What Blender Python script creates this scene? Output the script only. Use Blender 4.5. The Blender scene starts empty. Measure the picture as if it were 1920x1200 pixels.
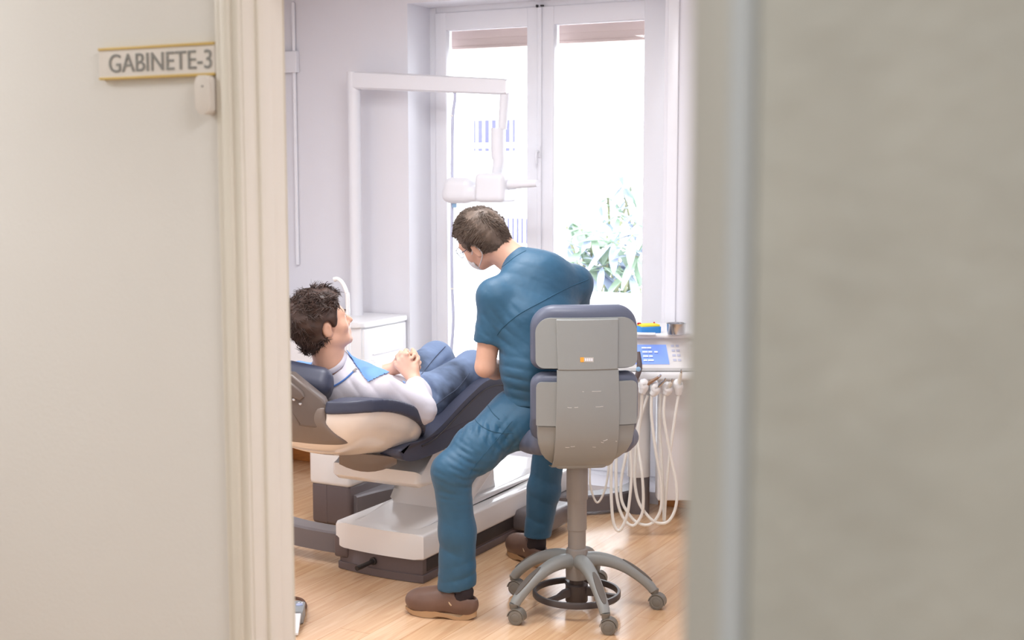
import bpy, bmesh, math, random
import numpy as np
from mathutils import Vector, Matrix
from mathutils.bvhtree import BVHTree
random.seed(7); np.random.seed(7)
V = Vector
R = math.radians
SC = bpy.context.scene
COL = SC.collection

# ------------------------------------------------------------------ camera, world, lights, exposure
F_PX = 2500.0; CAM_H = 1.67; PITCH = math.atan(280/2500); YAW = R(27.8)
cam_d = bpy.data.cameras.new('camera'); cam = bpy.data.objects.new('camera', cam_d); COL.objects.link(cam)
cam.location = (0, 0, CAM_H); cam.rotation_euler = (math.pi/2-PITCH, 0, YAW)
cam_d.sensor_width = 36; cam_d.lens = 36*F_PX/1920; cam_d.clip_start = 0.05
cam_d.dof.use_dof = True; cam_d.dof.focus_distance = 5.05; cam_d.dof.aperture_fstop = 5.6
SC.camera = cam
SC.view_settings.view_transform = 'Standard'; SC.view_settings.look = 'None'
SC.view_settings.gamma = 1; SC.view_settings.use_curve_mapping = False
SC.view_settings.exposure = 0.0
wd = bpy.data.worlds.new('world'); SC.world = wd; wd.use_nodes = True
bg = wd.node_tree.nodes['Background']; bg.inputs[0].default_value = (0.93, 0.95, 1.0, 1); bg.inputs[1].default_value = 6.0

def area(name, loc, rot, sx, sy, power, color):
    l = bpy.data.lights.new(name, 'AREA'); l.shape = 'RECTANGLE'; l.size = sx; l.size_y = sy; l.energy = power; l.color = color
    o = bpy.data.objects.new(name, l); COL.objects.link(o); o.location = loc; o.rotation_euler = rot
    return o
ROOM_LAMPS = [(-3.55, 3.3, 28), (-1.7, 3.3, 28), (-2.6, 4.5, 29)]
for x, y, w in ROOM_LAMPS: area('room_panel_light', (x, y, 2.655), (0, 0, 0), .58, .58, w, (.96, .97, 1))
for x in (-3.0, .1): area('corridor_light', (x, 1.0, 2.6), (0, 0, 0), .5, .5, 21, (.99, .985, 1))
area('near_wall_fill_light', (-.3, -.7, 2.6), (0, 0, 0), .5, .5, 17, (1, .99, .98))  # unseen lamp behind the camera, added to brighten the near wall

# ------------------------------------------------------------------ coordinates
sP, cP, sA, cA = math.sin(PITCH), math.cos(PITCH), math.sin(YAW), math.cos(YAW)
def at(px, py, d=None, u=None, v=None, z=None):
    """the point of the place seen at a photograph position, at distance d ahead, or on a plane x=u, y=v or z"""
    x = (px-960)/F_PX; y = (600-py)/F_PX
    Y = cP+y*sP; Z = -sP+y*cP
    rx, ry = x*cA-Y*sA, x*sA+Y*cA
    t = d/Y if d is not None else u/rx if u is not None else v/ry if v is not None else (z-CAM_H)/Z
    return V((rx*t, ry*t, CAM_H+Z*t))
def cf(X, Y, Z): return V((X*cA-Y*sA, X*sA+Y*cA, Z))          # turned to the line of sight
def cd(X, Y, Z): return cf(X, Y, Z).normalized()

# ------------------------------------------------------------------ materials
def lin(c):
    return tuple(((x/255)/12.92 if x/255 <= .04045 else ((x/255+.055)/1.055)**2.4) for x in c)+(1,)
MATS = {}
def mat(name, rgb, rough=.5, metal=0, spec=.5, var=0.0, vscale=8, bump=0.0, bscale=60, stretch=None, coat=0, emit=None, sheen=0, bdist=.002):
    m = bpy.data.materials.new(name); m.use_nodes = True; nt = m.node_tree; N = nt.nodes; L = nt.links
    b = N['Principled BSDF']; c = lin(rgb)
    b.inputs['Base Color'].default_value = c; b.inputs['Roughness'].default_value = rough; b.inputs['Metallic'].default_value = metal
    b.inputs['Specular IOR Level'].default_value = spec; b.inputs['Coat Weight'].default_value = coat
    if sheen: b.inputs['Sheen Weight'].default_value = sheen
    if emit: b.inputs['Emission Color'].default_value = lin(emit[0]); b.inputs['Emission Strength'].default_value = emit[1]
    tc = N.new('ShaderNodeTexCoord'); mp = N.new('ShaderNodeMapping'); L.new(tc.outputs['Object'], mp.inputs[0])
    if stretch: mp.inputs['Scale'].default_value = stretch
    if var:
        n = N.new('ShaderNodeTexNoise'); n.inputs['Scale'].default_value = vscale; n.inputs['Detail'].default_value = 4
        L.new(mp.outputs[0], n.inputs['Vector'])
        r = N.new('ShaderNodeValToRGB'); r.color_ramp.elements[0].position = .3; r.color_ramp.elements[1].position = .7
        r.color_ramp.elements[0].color = tuple(x*(1-var) for x in c[:3])+(1,); r.color_ramp.elements[1].color = tuple(min(1, x*(1+var)) for x in c[:3])+(1,)
        L.new(n.outputs['Fac'], r.inputs[0]); L.new(r.outputs[0], b.inputs['Base Color'])
    if bump:
        n = N.new('ShaderNodeTexNoise'); n.inputs['Scale'].default_value = bscale; n.inputs['Detail'].default_value = 3
        L.new(mp.outputs[0], n.inputs['Vector'])
        bp = N.new('ShaderNodeBump'); bp.inputs['Strength'].default_value = bump; bp.inputs['Distance'].default_value = bdist
        L.new(n.outputs['Fac'], bp.inputs['Height']); L.new(bp.outputs[0], b.inputs['Normal'])
    MATS[name] = m
    return m
def wood_floor():
    m = mat('laminate_floor', (222, 172, 118), .23, spec=.75); nt = m.node_tree; N = nt.nodes; L = nt.links; b = N['Principled BSDF']
    tc = N.new('ShaderNodeTexCoord'); mp = N.new('ShaderNodeMapping'); mp.inputs['Rotation'].default_value = (0, 0, R(90))
    L.new(tc.outputs['Object'], mp.inputs[0])
    br = N.new('ShaderNodeTexBrick'); br.inputs['Scale'].default_value = 1; br.inputs['Brick Width'].default_value = 1.25; br.inputs['Row Height'].default_value = .13
    br.inputs['Mortar Size'].default_value = .0012; br.inputs['Color1'].default_value = lin((234, 200, 164)); br.inputs['Color2'].default_value = lin((226, 186, 144)); br.inputs['Mortar'].default_value = lin((196, 146, 98))
    L.new(mp.outputs[0], br.inputs['Vector'])
    m2 = N.new('ShaderNodeMapping'); m2.inputs['Scale'].default_value = (24, 1.6, 1); L.new(tc.outputs['Object'], m2.inputs[0])
    n = N.new('ShaderNodeTexNoise'); n.inputs['Scale'].default_value = 2.2; n.inputs['Detail'].default_value = 6; n.inputs['Distortion'].default_value = .8; L.new(m2.outputs[0], n.inputs['Vector'])
    r = N.new('ShaderNodeValToRGB'); r.color_ramp.elements[0].position = .32; r.color_ramp.elements[0].color = lin((214, 188, 168)); r.color_ramp.elements[1].position = .68; r.color_ramp.elements[1].color = (1, 1, 1, 1)
    L.new(n.outputs['Fac'], r.inputs[0])
    mx = N.new('ShaderNodeMix'); mx.data_type = 'RGBA'; mx.blend_type = 'MULTIPLY'; mx.inputs[0].default_value = .5
    L.new(br.outputs['Color'], mx.inputs[6]); L.new(r.outputs[0], mx.inputs[7]); L.new(mx.outputs[2], b.inputs['Base Color'])
    return m
def glass_mat():
    m = bpy.data.materials.new('window_glass'); m.use_nodes = True; nt = m.node_tree; N = nt.nodes; L = nt.links
    N.remove(N['Principled BSDF']); t = N.new('ShaderNodeBsdfTransparent'); g = N.new('ShaderNodeBsdfGlossy'); g.inputs['Roughness'].default_value = .02
    f = N.new('ShaderNodeFresnel'); f.inputs['IOR'].default_value = 1.3; mx = N.new('ShaderNodeMixShader')
    t.inputs[0].default_value = (.97, .98, .98, 1)
    L.new(f.outputs[0], mx.inputs[0]); L.new(t.outputs[0], mx.inputs[1]); L.new(g.outputs[0], mx.inputs[2]); L.new(mx.outputs[0], N['Material Output'].inputs[0])
    MATS['window_glass'] = m; return m

M_floor = wood_floor(); M_glass = glass_mat()
M_wall = mat('lavender_white_paint', (231, 230, 236), .7, bump=.15, bscale=90)
M_ceil = mat('ceiling_white', (240, 238, 236), .8, bump=.05)
M_stucco = mat('cream_stucco', (239, 236, 233), .75, bump=.18, bscale=95, bdist=.003)
M_near = mat('grey_beige_stucco', (214, 214, 206), .6, var=.05, vscale=25, bump=.5, bscale=60, bdist=.004)
M_neartrim = mat('pale_grey_trim', (211, 210, 203), .45); M_bead = mat('painted_highlight_bead', (226, 234, 240), .3)  # the bead's pale blue paints in a reflected streak
M_door = mat('cream_door_paint', (238, 231, 220), .35, bump=.03)
M_pvc = mat('white_window_pvc', (236, 236, 241), .3)
M_shutter = mat('tan_shutter', (178, 158, 152), .6)
M_base = mat('oak_baseboard', (206, 142, 84), .4, var=.15, vscale=6, stretch=(3, 3, 30))
M_white = mat('white_plastic', (236, 235, 234), .22, coat=.3)
M_white2 = mat('white_lacquer', (238, 238, 240), .3)
M_xray = mat('xray_white', (232, 232, 237), .35)
M_cream = mat('cream_shell', (238, 230, 222), .16, coat=.5)
M_navy = mat('navy_upholstery', (62, 66, 84), .42, bump=.12, bscale=400)
M_taupe = mat('taupe_plastic', (124, 112, 104), .38)
M_bracket = mat('dark_taupe_plastic', (106, 95, 89), .36)
M_plinth = mat('dark_taupe_plinth', (98, 86, 86), .45)
M_vent = mat('black_vent', (48, 42, 42), .6)
M_rail = mat('grey_rail', (112, 106, 108), .4)
M_black = mat('black_plastic', (38, 34, 34), .45)
M_stool = mat('stool_grey_plastic', (144, 147, 145), .42, bump=.12, bscale=500)
M_stoolc = mat('stool_navy_cushion', (92, 98, 116), .42, bump=.1, bscale=400)
M_col = mat('stool_column', (140, 134, 128), .35)
M_pad = mat('stool_foot_pad', (104, 98, 92), .7)
M_ring = mat('stool_ring', (70, 62, 60), .35)
M_caster = mat('caster_grey', (120, 116, 108), .4)
M_scuff = mat('pale_scuff', (205, 202, 198), .8)
M_orange = mat('badge_orange', (238, 168, 60), .5)
M_badge = mat('badge_silver', (190, 186, 180), .4)
M_skin = mat('skin', (222, 176, 152), .5, var=.06, vscale=18, bump=.06, bscale=300)
M_scrub = mat('teal_scrubs', (36, 86, 116), .55, var=.05, vscale=5, bump=.4, bscale=9, bdist=.02, sheen=.1)
M_scrubd = mat('teal_scrubs_seam', (30, 78, 104), .7)
M_hairg = mat('short_brown_hair', (100, 85, 74), .55, var=.3, vscale=60)
M_haird = mat('dark_brown_hair', (64, 45, 37), .5, var=.35, vscale=40)
M_lash = mat('brow_hair', (60, 44, 38), .7)
M_eye = mat('eye_white', (235, 232, 228), .2)
M_iris = mat('eye_iris', (62, 48, 38), .2)
M_clog = mat('brown_clog_leather', (112, 86, 74), .42, var=.12, vscale=14)
M_sole = mat('tan_clog_sole', (188, 152, 114), .7)
M_clogin = mat('clog_lining', (196, 172, 140), .8)
M_sock = mat('dark_sock', (44, 36, 40), .9)
M_shirt = mat('pale_grey_sweatshirt', (222, 219, 228), .8, var=.02, bump=.3, bscale=18, bdist=.008)
M_jeans = mat('washed_blue_jeans', (96, 114, 146), .75, var=.62, vscale=3.6, bump=.3, bscale=22, bdist=.006)
_r = [n for n in M_jeans.node_tree.nodes if n.type == 'VALTORGB'][0].color_ramp
_r.elements[0].position = .40; _r.elements[0].color = lin((44, 55, 74)); _r.elements[1].position = .60; _r.elements[1].color = lin((122, 143, 178))
M_jseam = mat('jeans_seam', (62, 72, 92), .8)
M_bib = mat('blue_bib', (112, 158, 224), .7, bump=.2, bscale=40)
M_cord = mat('blue_cord', (82, 126, 196), .5)
M_steel = mat('brushed_steel', (206, 208, 212), .25, metal=1)
M_mask = mat('white_mask', (232, 234, 238), .8)
M_specs = mat('spectacle_frame', (70, 78, 100), .3)
M_lens = M_glass
M_screen = mat('screen_blue', (120, 150, 226), .2, emit=((120, 152, 232), .6))
M_text = mat('screen_text', (236, 240, 250), .4, emit=((236, 240, 250), .5))
M_textd = mat('screen_text_dark', (70, 84, 140), .4)
M_key = mat('pale_blue_key', (200, 206, 228), .5)
M_hose = mat('ivory_hose', (232, 228, 220), .4)
M_hp = mat('handpiece_bronze', (170, 142, 120), .3, metal=.6)
M_hps = mat('handpiece_ivory', (232, 226, 214), .3)
M_blue = mat('bright_blue_box', (56, 140, 214), .5)
M_yellow = mat('yellow_foam', (250, 226, 70), .8)
M_red = mat('red_tab', (196, 40, 50), .6)
M_paper = mat('paper', (238, 240, 246), .8)
M_sign = mat('sign_plate', (238, 230, 224), .4)
M_gold = mat('sign_gold_edge', (222, 190, 112), .35)
M_letter = mat('sign_letters', (146, 144, 141), .6)
M_cable = mat('pale_blue_grey_cable', (196, 200, 222), .5)
M_bluec = mat('blue_connector', (150, 190, 225), .4)
M_facade = mat('facade_white', (240, 240, 242), .9)
M_fglass = mat('facade_window', (104, 104, 140), .5)
M_leaf = mat('pale_leaf', (150, 172, 150), .6, var=.35, vscale=3)
M_leafb = mat('blue_leaf', (158, 168, 192), .6, var=.3, vscale=3)
M_stem = mat('plant_stem', (150, 150, 120), .8)
M_pedal = mat('pedal_grey', (150, 156, 160), .4)
M_pedisc = mat('pedal_disc', (178, 190, 224), .3)
M_lampd = mat('lamp_diffuser', (250, 248, 244), .5, emit=((255, 248, 240), 1.0))
M_dcable = mat('brown_cable', (98, 66, 48), .6)

# ------------------------------------------------------------------ mesh helpers
WM = {}
def thing(name, label, cat, loc=(0, 0, 0), rotz=0, group=None, kind=None):
    o = bpy.data.objects.new(name, None); COL.objects.link(o); o.empty_display_size = .1
    o.location = loc; o.rotation_euler = (0, 0, rotz)
    if label: o['label'] = label
    if cat: o['category'] = cat
    if group: o['group'] = group
    if kind: o['kind'] = kind
    WM[o] = Matrix.Translation(V(loc)) @ Matrix.Rotation(rotz, 4, 'Z')
    return o
def tag(o, label, cat, group=None):
    o['label'] = label; o['category'] = cat
    if group: o['group'] = group
    return o
def link_mesh(name, me, m, parent=None, local=False, label=None, kind=None, smooth=True, angle=40):
    if smooth and len(me.polygons):
        me.polygons.foreach_set('use_smooth', np.ones(len(me.polygons), dtype=bool))
        if angle: me.set_sharp_from_angle(angle=R(angle))
    ms = m if isinstance(m, (list, tuple)) else [m]
    for x in ms: me.materials.append(x)
    o = bpy.data.objects.new(name, me); COL.objects.link(o)
    if parent is not None:
        o.parent = parent
        if not local: me.transform(WM[parent].inverted())
        WM[o] = WM[parent].copy()
    else:
        n = len(me.vertices); co = np.empty(n*3, dtype=np.float32); me.vertices.foreach_get('co', co); co = co.reshape(-1, 3)
        b = V(((co[:, 0].min()+co[:, 0].max())/2, (co[:, 1].min()+co[:, 1].max())/2, co[:, 2].min())) if n else V()
        me.transform(Matrix.Translation(-b)); o.location = b; WM[o] = Matrix.Translation(b)
    if label: o['label'] = label
    if kind: o['kind'] = kind
    return o

def spline(pts, n=8):
    pts = [V(p) for p in pts]; out = []
    for i in range(len(pts)-1):
        p0 = pts[max(i-1, 0)]; p1 = pts[i]; p2 = pts[i+1]; p3 = pts[min(i+2, len(pts)-1)]
        for k in range(n):
            t = k/n
            out.append(.5*((2*p1)+(p2-p0)*t+(2*p0-5*p1+4*p2-p3)*t*t+(3*p1-p0-3*p2+p3)*t**3))
    out.append(pts[-1]); return out
def frame(d, hint=V((0, 0, 1))):
    d = d.normalized()
    if abs(d.dot(hint)) > .95: hint = V((0, 1, 0)) if abs(d.y) < .9 else V((1, 0, 0))
    x = d.cross(hint).normalized(); return x, x.cross(d).normalized() * 1.0
class MB:
    def __init__(s): s.bm = bmesh.new()
    def box(s, c, size, bev=0, rot=None, seg=3, mi=0):
        M = Matrix.Translation(V(c)) @ (rot.to_4x4() if rot is not None else Matrix()) @ Matrix.Diagonal(V(size).to_4d())
        r = bmesh.ops.create_cube(s.bm, size=1, matrix=M); vs = r['verts']
        if mi:
            for f in {f for v in vs for f in v.link_faces}: f.material_index = mi
        if bev:
            es = list({e for v in vs for e in v.link_edges})
            bmesh.ops.bevel(s.bm, geom=es, offset=bev, segments=seg, affect='EDGES', profile=.5)
        return s
    def b2(s, lo, hi, bev=0, seg=3, mi=0):
        lo = V(lo); hi = V(hi); return s.box((lo+hi)/2, hi-lo, bev, None, seg, mi)
    def ring(s, pts): return [s.bm.verts.new(p) for p in pts]
    def bridge(s, a, b):
        n = len(a)
        for i in range(n):
            j = (i+1) % n; s.bm.faces.new((a[i], a[j], b[j], b[i]))
    def tube(s, pts, r, n=10, smooth=0, caps=True, flat=1.0, hint=V((0, 0, 1))):
        pts = spline(pts, smooth) if smooth else [V(p) for p in pts]
        m = len(pts)
        if not isinstance(r, (list, tuple)): rr = [r]*m
        else:
            q = np.linspace(0, len(r)-1, m); rr = list(np.interp(q, range(len(r)), r))
        prev = None; nrm = None; f0 = None
        for i, p in enumerate(pts):
            d = (pts[min(i+1, m-1)]-pts[max(i-1, 0)])
            if d.length < 1e-9: d = V((0, 0, 1))
            d.normalize()
            if nrm is None: x, y = frame(d, hint)
            else:
                x = (nrm-d*nrm.dot(d)).normalized(); y = x.cross(d)
            nrm = x
            ring = s.ring([p+(x*math.cos(a)+y*(math.sin(a)*flat))*rr[i] for a in [2*math.pi*k/n for k in range(n)]])
            if prev: s.bridge(prev, ring)
            else: f0 = ring
            prev = ring
        if caps: s.bm.faces.new(list(reversed(f0))); s.bm.faces.new(prev)
        return s
    def cyl(s, a, b, r0, r1=None, n=24): return s.tube([a, b], [r0, r0 if r1 is None else r1], n)
    def lathe(s, prof, c, n=32, axis=V((0, 0, 1)), closed=False, scale=(1, 1)):
        c = V(c); x, y = frame(axis); rings = []
        for r, z in prof:
            rings.append(s.ring([c+axis*z+x*(r*math.cos(a)*scale[0])+y*(r*math.sin(a)*scale[1]) for a in [2*math.pi*k/n for k in range(n)]]))
        for i in range(len(rings)-1): s.bridge(rings[i], rings[i+1])
        if closed: s.bridge(rings[-1], rings[0])
        else:
            s.bm.faces.new(list(reversed(rings[0]))); s.bm.faces.new(rings[-1])
        return s
    def prism(s, poly, ax, lo, hi, bev=0, seg=3):
        """polygon in the plane across axis ax, from lo to hi"""
        def mk(p, t): return V((t, p[0], p[1])) if ax == 0 else V((p[0], t, p[1])) if ax == 1 else V((p[0], p[1], t))
        a = s.ring([mk(p, lo) for p in poly]); b = s.ring([mk(p, hi) for p in poly])
        f1 = s.bm.faces.new(a); f2 = s.bm.faces.new(b); s.bridge(a, b)
        if bev:
            es = list(set(f1.edges) | set(f2.edges))
            bmesh.ops.bevel(s.bm, geom=es, offset=bev, segments=seg, affect='EDGES', profile=.5)
        return s
    def ell(s, c, r, rot=None, n=24):
        M = Matrix.Translation(V(c)) @ (rot.to_4x4() if rot is not None else Matrix()) @ Matrix.Diagonal(V(r).to_4d())
        bmesh.ops.create_uvsphere(s.bm, u_segments=n, v_segments=n//2, radius=1, matrix=M); return s
    def quad(s, pts): s.bm.faces.new(s.ring([V(p) for p in pts])); return s
    def grid(s, rows, th=None):
        """rows of points, closed to a slab when th (a vector per call) is given"""
        g = [[s.bm.verts.new(p) for p in r] for r in rows]
        fs = []
        for i in range(len(g)-1):
            for j in range(len(g[0])-1): fs.append(s.bm.faces.new((g[i][j], g[i][j+1], g[i+1][j+1], g[i+1][j])))
        if th is not None:
            bmesh.ops.recalc_face_normals(s.bm, faces=fs)
            bmesh.ops.solidify(s.bm, geom=fs, thickness=th)
        return s
    def obj(s, name, m, parent=None, local=False, label=None, kind=None, smooth=True, angle=40, xf=None):
        bmesh.ops.recalc_face_normals(s.bm, faces=s.bm.faces)
        me = bpy.data.meshes.new(name); s.bm.to_mesh(me); s.bm.free()
        if xf is not None: me.transform(xf)
        return link_mesh(name, me, m, parent, local, label, kind, smooth, angle)
def rrect(w0, w1, h0, h1, rt, rb, n=7):
    """rounded rectangle outline, top radius rt, bottom radius rb"""
    pts = []
    for cx, cy, r, a0 in ((w1-rt, h1-rt, rt, 0), (w0+rt, h1-rt, rt, 90), (w0+rb, h0+rb, rb, 180), (w1-rb, h0+rb, rb, 270)):
        for k in range(n+1):
            a = R(a0+90*k/n); pts.append((cx+r*math.cos(a), cy+r*math.sin(a)))
    return pts

# ------------------------------------------------------------------ smooth bodies (distance field -> surface nets)
def A3(v): return np.array(v, dtype=np.float32)
def p_cone(a, b, ra, rb, sq=None, capb=False, capa=False):
    a = A3(a); b = A3(b); rm = max(ra, rb)
    lo = np.minimum(a, b)-rm; hi = np.maximum(a, b)+rm
    e = None
    if sq: e = A3(V(sq[0]).normalized()); fac = sq[1]; lo = lo-rm*max(0, fac-1); hi = hi+rm*max(0, fac-1)
    ba = b-a
    def fn(p):
        q = p-a; bb = ba
        if e is not None:
            q = q+(q@e)[..., None]*e*(1/fac-1); bb = ba+(ba@e)*e*(1/fac-1)
        L2 = float(bb@bb)+1e-12; t = np.clip((q@bb)/L2, 0, 1)
        d = np.sqrt(((q-t[..., None]*bb)**2).sum(-1))-(ra+(rb-ra)*t)
        nb = ba/np.linalg.norm(ba)
        if capb: d = np.maximum(d, (p-b)@nb)
        if capa: d = np.maximum(d, -((p-a)@nb))
        return d
    return lo, hi, fn
def p_ell(c, r, rot=None):
    c = A3(c); r = A3(r); m = float(max(r)); RM = np.array(rot.to_3x3(), dtype=np.float32) if rot is not None else np.eye(3, dtype=np.float32)
    def fn(p):
        q = (p-c)@RM
        k0 = np.sqrt(((q/r)**2).sum(-1)); k1 = np.sqrt(((q/(r*r))**2).sum(-1))+1e-9
        return k0*(k0-1)/k1
    return c-m, c+m, fn
def p_box(c, h, rad, rot=None):
    c = A3(c); h = A3(h); m = float(np.linalg.norm(h)); RM = np.array(rot.to_3x3(), dtype=np.float32) if rot is not None else np.eye(3, dtype=np.float32)
    def fn(p):
        q = np.abs((p-c)@RM)-(h-rad)
        return np.sqrt((np.maximum(q, 0)**2).sum(-1))+np.minimum(q.max(-1), 0)-rad
    return c-m, c+m, fn
class Field:
    def __init__(s, lo, hi, h):
        s.lo = A3(lo); s.h = h; s.n = np.ceil((A3(hi)-s.lo)/h).astype(int)+1
        s.f = np.full(tuple(s.n), .5, dtype=np.float32)
    def sub_(s, lo, hi, pad):
        i0 = np.maximum(0, np.floor((lo-pad-s.lo)/s.h).astype(int)); i1 = np.minimum(s.n, np.ceil((hi+pad-s.lo)/s.h).astype(int)+1)
        if (i1 <= i0).any(): return None, None
        ax = [s.lo[k]+s.h*np.arange(i0[k], i1[k], dtype=np.float32) for k in range(3)]
        P = np.stack(np.meshgrid(*ax, indexing='ij'), -1)
        return tuple(slice(i0[k], i1[k]) for k in range(3)), P
    def add(s, prim, k=.02):
        sl, P = s.sub_(prim[0], prim[1], k+4*s.h)
        if sl is None: return s
        d = prim[2](P); a = s.f[sl]
        if k > 0:
            h = np.maximum(k-np.abs(a-d), 0)/k; s.f[sl] = np.minimum(a, d)-h*h*k*.25
        else: s.f[sl] = np.minimum(a, d)
        return s
    def cut(s, prim, k=.004):
        sl, P = s.sub_(prim[0], prim[1], k+4*s.h)
        if sl is None: return s
        d = -prim[2](P); a = s.f[sl]
        h = np.maximum(k-np.abs(a-d), 0)/k; s.f[sl] = np.maximum(a, d)+h*h*k*.25
        return s
    def allp(s):
        ax = [s.lo[k]+s.h*np.arange(s.n[k], dtype=np.float32) for k in range(3)]
        return np.stack(np.meshgrid(*ax, indexing='ij'), -1)
    def near(s, fn, lo=None, hi=None):
        """f += fn(points) in a region"""
        sl, P = s.sub_(A3(lo) if lo is not None else s.lo, A3(hi) if hi is not None else s.lo+s.h*s.n, 0)
        s.f[sl] += fn(P).astype(np.float32); return s
    def inter(s, fn):
        s.f = np.maximum(s.f, fn(s.allp()).astype(np.float32)); return s
    def mesh(s, name, relax=1):
        f = s.f; f[0] = f[-1] = .1; f[:, 0] = f[:, -1] = .1; f[:, :, 0] = f[:, :, -1] = .1
        ins = f < 0; n = f.shape
        c = np.zeros(tuple(x-1 for x in n), dtype=np.int8)
        offs = [(a, b, d) for a in (0, 1) for b in (0, 1) for d in (0, 1)]
        def sh(arr, o): return arr[o[0]:n[0]-1+o[0], o[1]:n[1]-1+o[1], o[2]:n[2]-1+o[2]]
        for o in offs: c += sh(ins, o)
        idx = np.argwhere((c > 0) & (c < 8))
        ids = np.full(c.shape, -1, dtype=np.int64); ids[tuple(idx.T)] = np.arange(len(idx))
        vals = np.stack([f[idx[:, 0]+o[0], idx[:, 1]+o[1], idx[:, 2]+o[2]] for o in offs], 1)
        acc = np.zeros((len(idx), 3)); cnt = np.zeros(len(idx))
        for i, a in enumerate(offs):
            for j, b in enumerate(offs):
                if j <= i or sum(abs(x-y) for x, y in zip(a, b)) != 1: continue
                va, vb = vals[:, i], vals[:, j]; m = (va < 0) != (vb < 0)
                t = np.where(m, va/np.where(m, va-vb, 1), 0)[:, None]
                p = np.array(a)+(np.array(b)-np.array(a))*t
                acc += np.where(m[:, None], p, 0); cnt += m
        vt = s.lo+s.h*(idx+acc/cnt[:, None])
        quads = []
        for ax in range(3):
            o = [0, 0, 0]; o[ax] = 1
            a = ins[1:n[0]-1, 1:n[1]-1, 1:n[2]-1]; b = ins[1+o[0]:n[0]-1+o[0], 1+o[1]:n[1]-1+o[1], 1+o[2]:n[2]-1+o[2]]
            e = np.argwhere(a != b)+1
            fl = a[tuple((e-1).T)]
            u, w = [(1, 2), (2, 0), (0, 1)][ax]
            q = []
            for du, dw in ((-1, -1), (0, -1), (0, 0), (-1, 0)):
                k = e.copy(); k[:, u] += du; k[:, w] += dw; q.append(ids[tuple(k.T)])
            q = np.stack(q, 1); q[~fl] = q[~fl][:, ::-1]; quads.append(q)
        quads = np.concatenate(quads)
        for _ in range(relax):
            sm = np.zeros_like(vt); ct = np.zeros(len(vt))
            for i in range(4):
                j = (i+1) % 4
                np.add.at(sm, quads[:, i], vt[quads[:, j]]); np.add.at(sm, quads[:, j], vt[quads[:, i]])
                np.add.at(ct, quads[:, i], 1); np.add.at(ct, quads[:, j], 1)
            vt = .5*vt+.5*sm/ct[:, None]
        me = bpy.data.meshes.new(name)
        me.vertices.add(len(vt)); me.vertices.foreach_set('co', vt.astype(np.float32).ravel())
        me.loops.add(len(quads)*4); me.loops.foreach_set('vertex_index', quads.astype(np.int32).ravel())
        me.polygons.add(len(quads)); me.polygons.foreach_set('loop_start', np.arange(0, len(quads)*4, 4, dtype=np.int32))
        me.update(calc_edges=True); me.validate()
        return me
    def obj(s, name, m, parent=None, label=None, relax=1, angle=None):
        return link_mesh(name, s.mesh(name, relax), m, parent, False, label, None, True, angle)
def wob(P, sc, seed=0, n=5):
    rng = np.random.RandomState(seed); out = 0
    for i in range(n):
        d = rng.normal(size=3); d *= sc*(.6+.9*rng.rand())/np.linalg.norm(d)
        out = out+np.sin(P@d.astype(np.float32)+rng.rand()*6.28)
    return out/n
def folds(fd, c, rad, d, lam, amp, seed=0, warp=.8):
    """soft cloth folds round a point: ridges across direction d"""
    c = A3(c); d = A3(V(d).normalized())
    def fn(P):
        q = P-c; r2 = (q*q).sum(-1)/(rad*rad)
        w = 6.283*(q@d)/lam+warp*3.2*wob(P, 13, seed)
        env = np.clip(.5+1.1*wob(P, 24, seed+50), 0, 1)
        return -.75*amp*np.exp(-r2*1.5)*env*(np.abs(np.sin(w*.5))**.6*2-1.2)
    fd.near(fn, c-1.6*rad, c+1.6*rad)
def bvh_of(o):
    me = o.data; M = WM[o]
    return BVHTree.FromPolygons([M @ v.co for v in me.vertices], [tuple(p.vertices) for p in me.polygons])
def on_surface(bvh, pix, off=.002):
    """where the line of sight through each photograph position meets a surface already built"""
    o = V((0, 0, CAM_H)); out = []
    for px, py in pix:
        d = (at(px, py, d=5)-o).normalized(); h = bvh.ray_cast(o, d)
        if h[0] is not None: out.append((h[0]-d*off, h[1]))
    return out
def seam(name, bvh, pix, m, parent, r=.0022, off=.0005):
    pts = [p for p, _ in on_surface(bvh, dense(pix), off)]
    if len(pts) > 1: MB().tube(pts, r, 6).obj(name, m, parent)
def dense(pix, n=6):
    return [(p.x, p.y) for p in spline([V((a, b, 0)) for a, b in pix], n)]

# ================================================================== THE SETTING
VB = 6.15                      # room side of the window wall
VW = 6.40                      # plane of the window
UL, UR_ = -4.69, -.62
uA = at(766, 300, v=VB).x; uB = at(1244, 300, v=VB).x      # window recess
zS, zH = .06, 2.555
WT = 1.75; WI = 1.853           # corridor wall faces
uJ = at(460, 300, v=WT).x      # left door jamb
def S(mb, name, m, parent=None, **k): return mb.obj(name, m, parent, kind='structure', **k)
S(MB().b2((-5.4, -1.6, -.1), (2.2, 6.9, 0)), 'floor', M_floor)
S(MB().b2((-5.4, -1.6, 2.68), (2.2, 6.9, 2.8)), 'ceiling', M_ceil)
mb = MB()
mb.b2((UL-.15, VB, 0), (uA, 6.6, 2.68)); mb.b2((uB, VB, 0), (UR_+.15, 6.6, 2.68))
mb.b2((uA, VB, 0), (uB, 6.6, zS)); mb.b2((uA, VB, zH), (uB, 6.6, 2.68))
S(mb, 'wall_back', M_wall)
S(MB().b2((UL-.15, WI, 0), (UL, VB, 2.68)), 'wall_left', M_wall)
S(MB().b2((UR_, WI, 0), (UR_+.15, VB, 2.68)), 'wall_right', M_wall)
uJ2 = uJ+.84
mb = MB(); mb.b2((UL-.6, WT, 0), (uJ-.0, WI, 2.68)); mb.b2((uJ2, WT, 0), (2.2, WI, 2.68)); mb.b2((uJ, WT, 2.06), (uJ2, WI, 2.68))
S(mb, 'wall_front', M_stucco)
uN = at(1290, 600, v=.5).x
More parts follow.
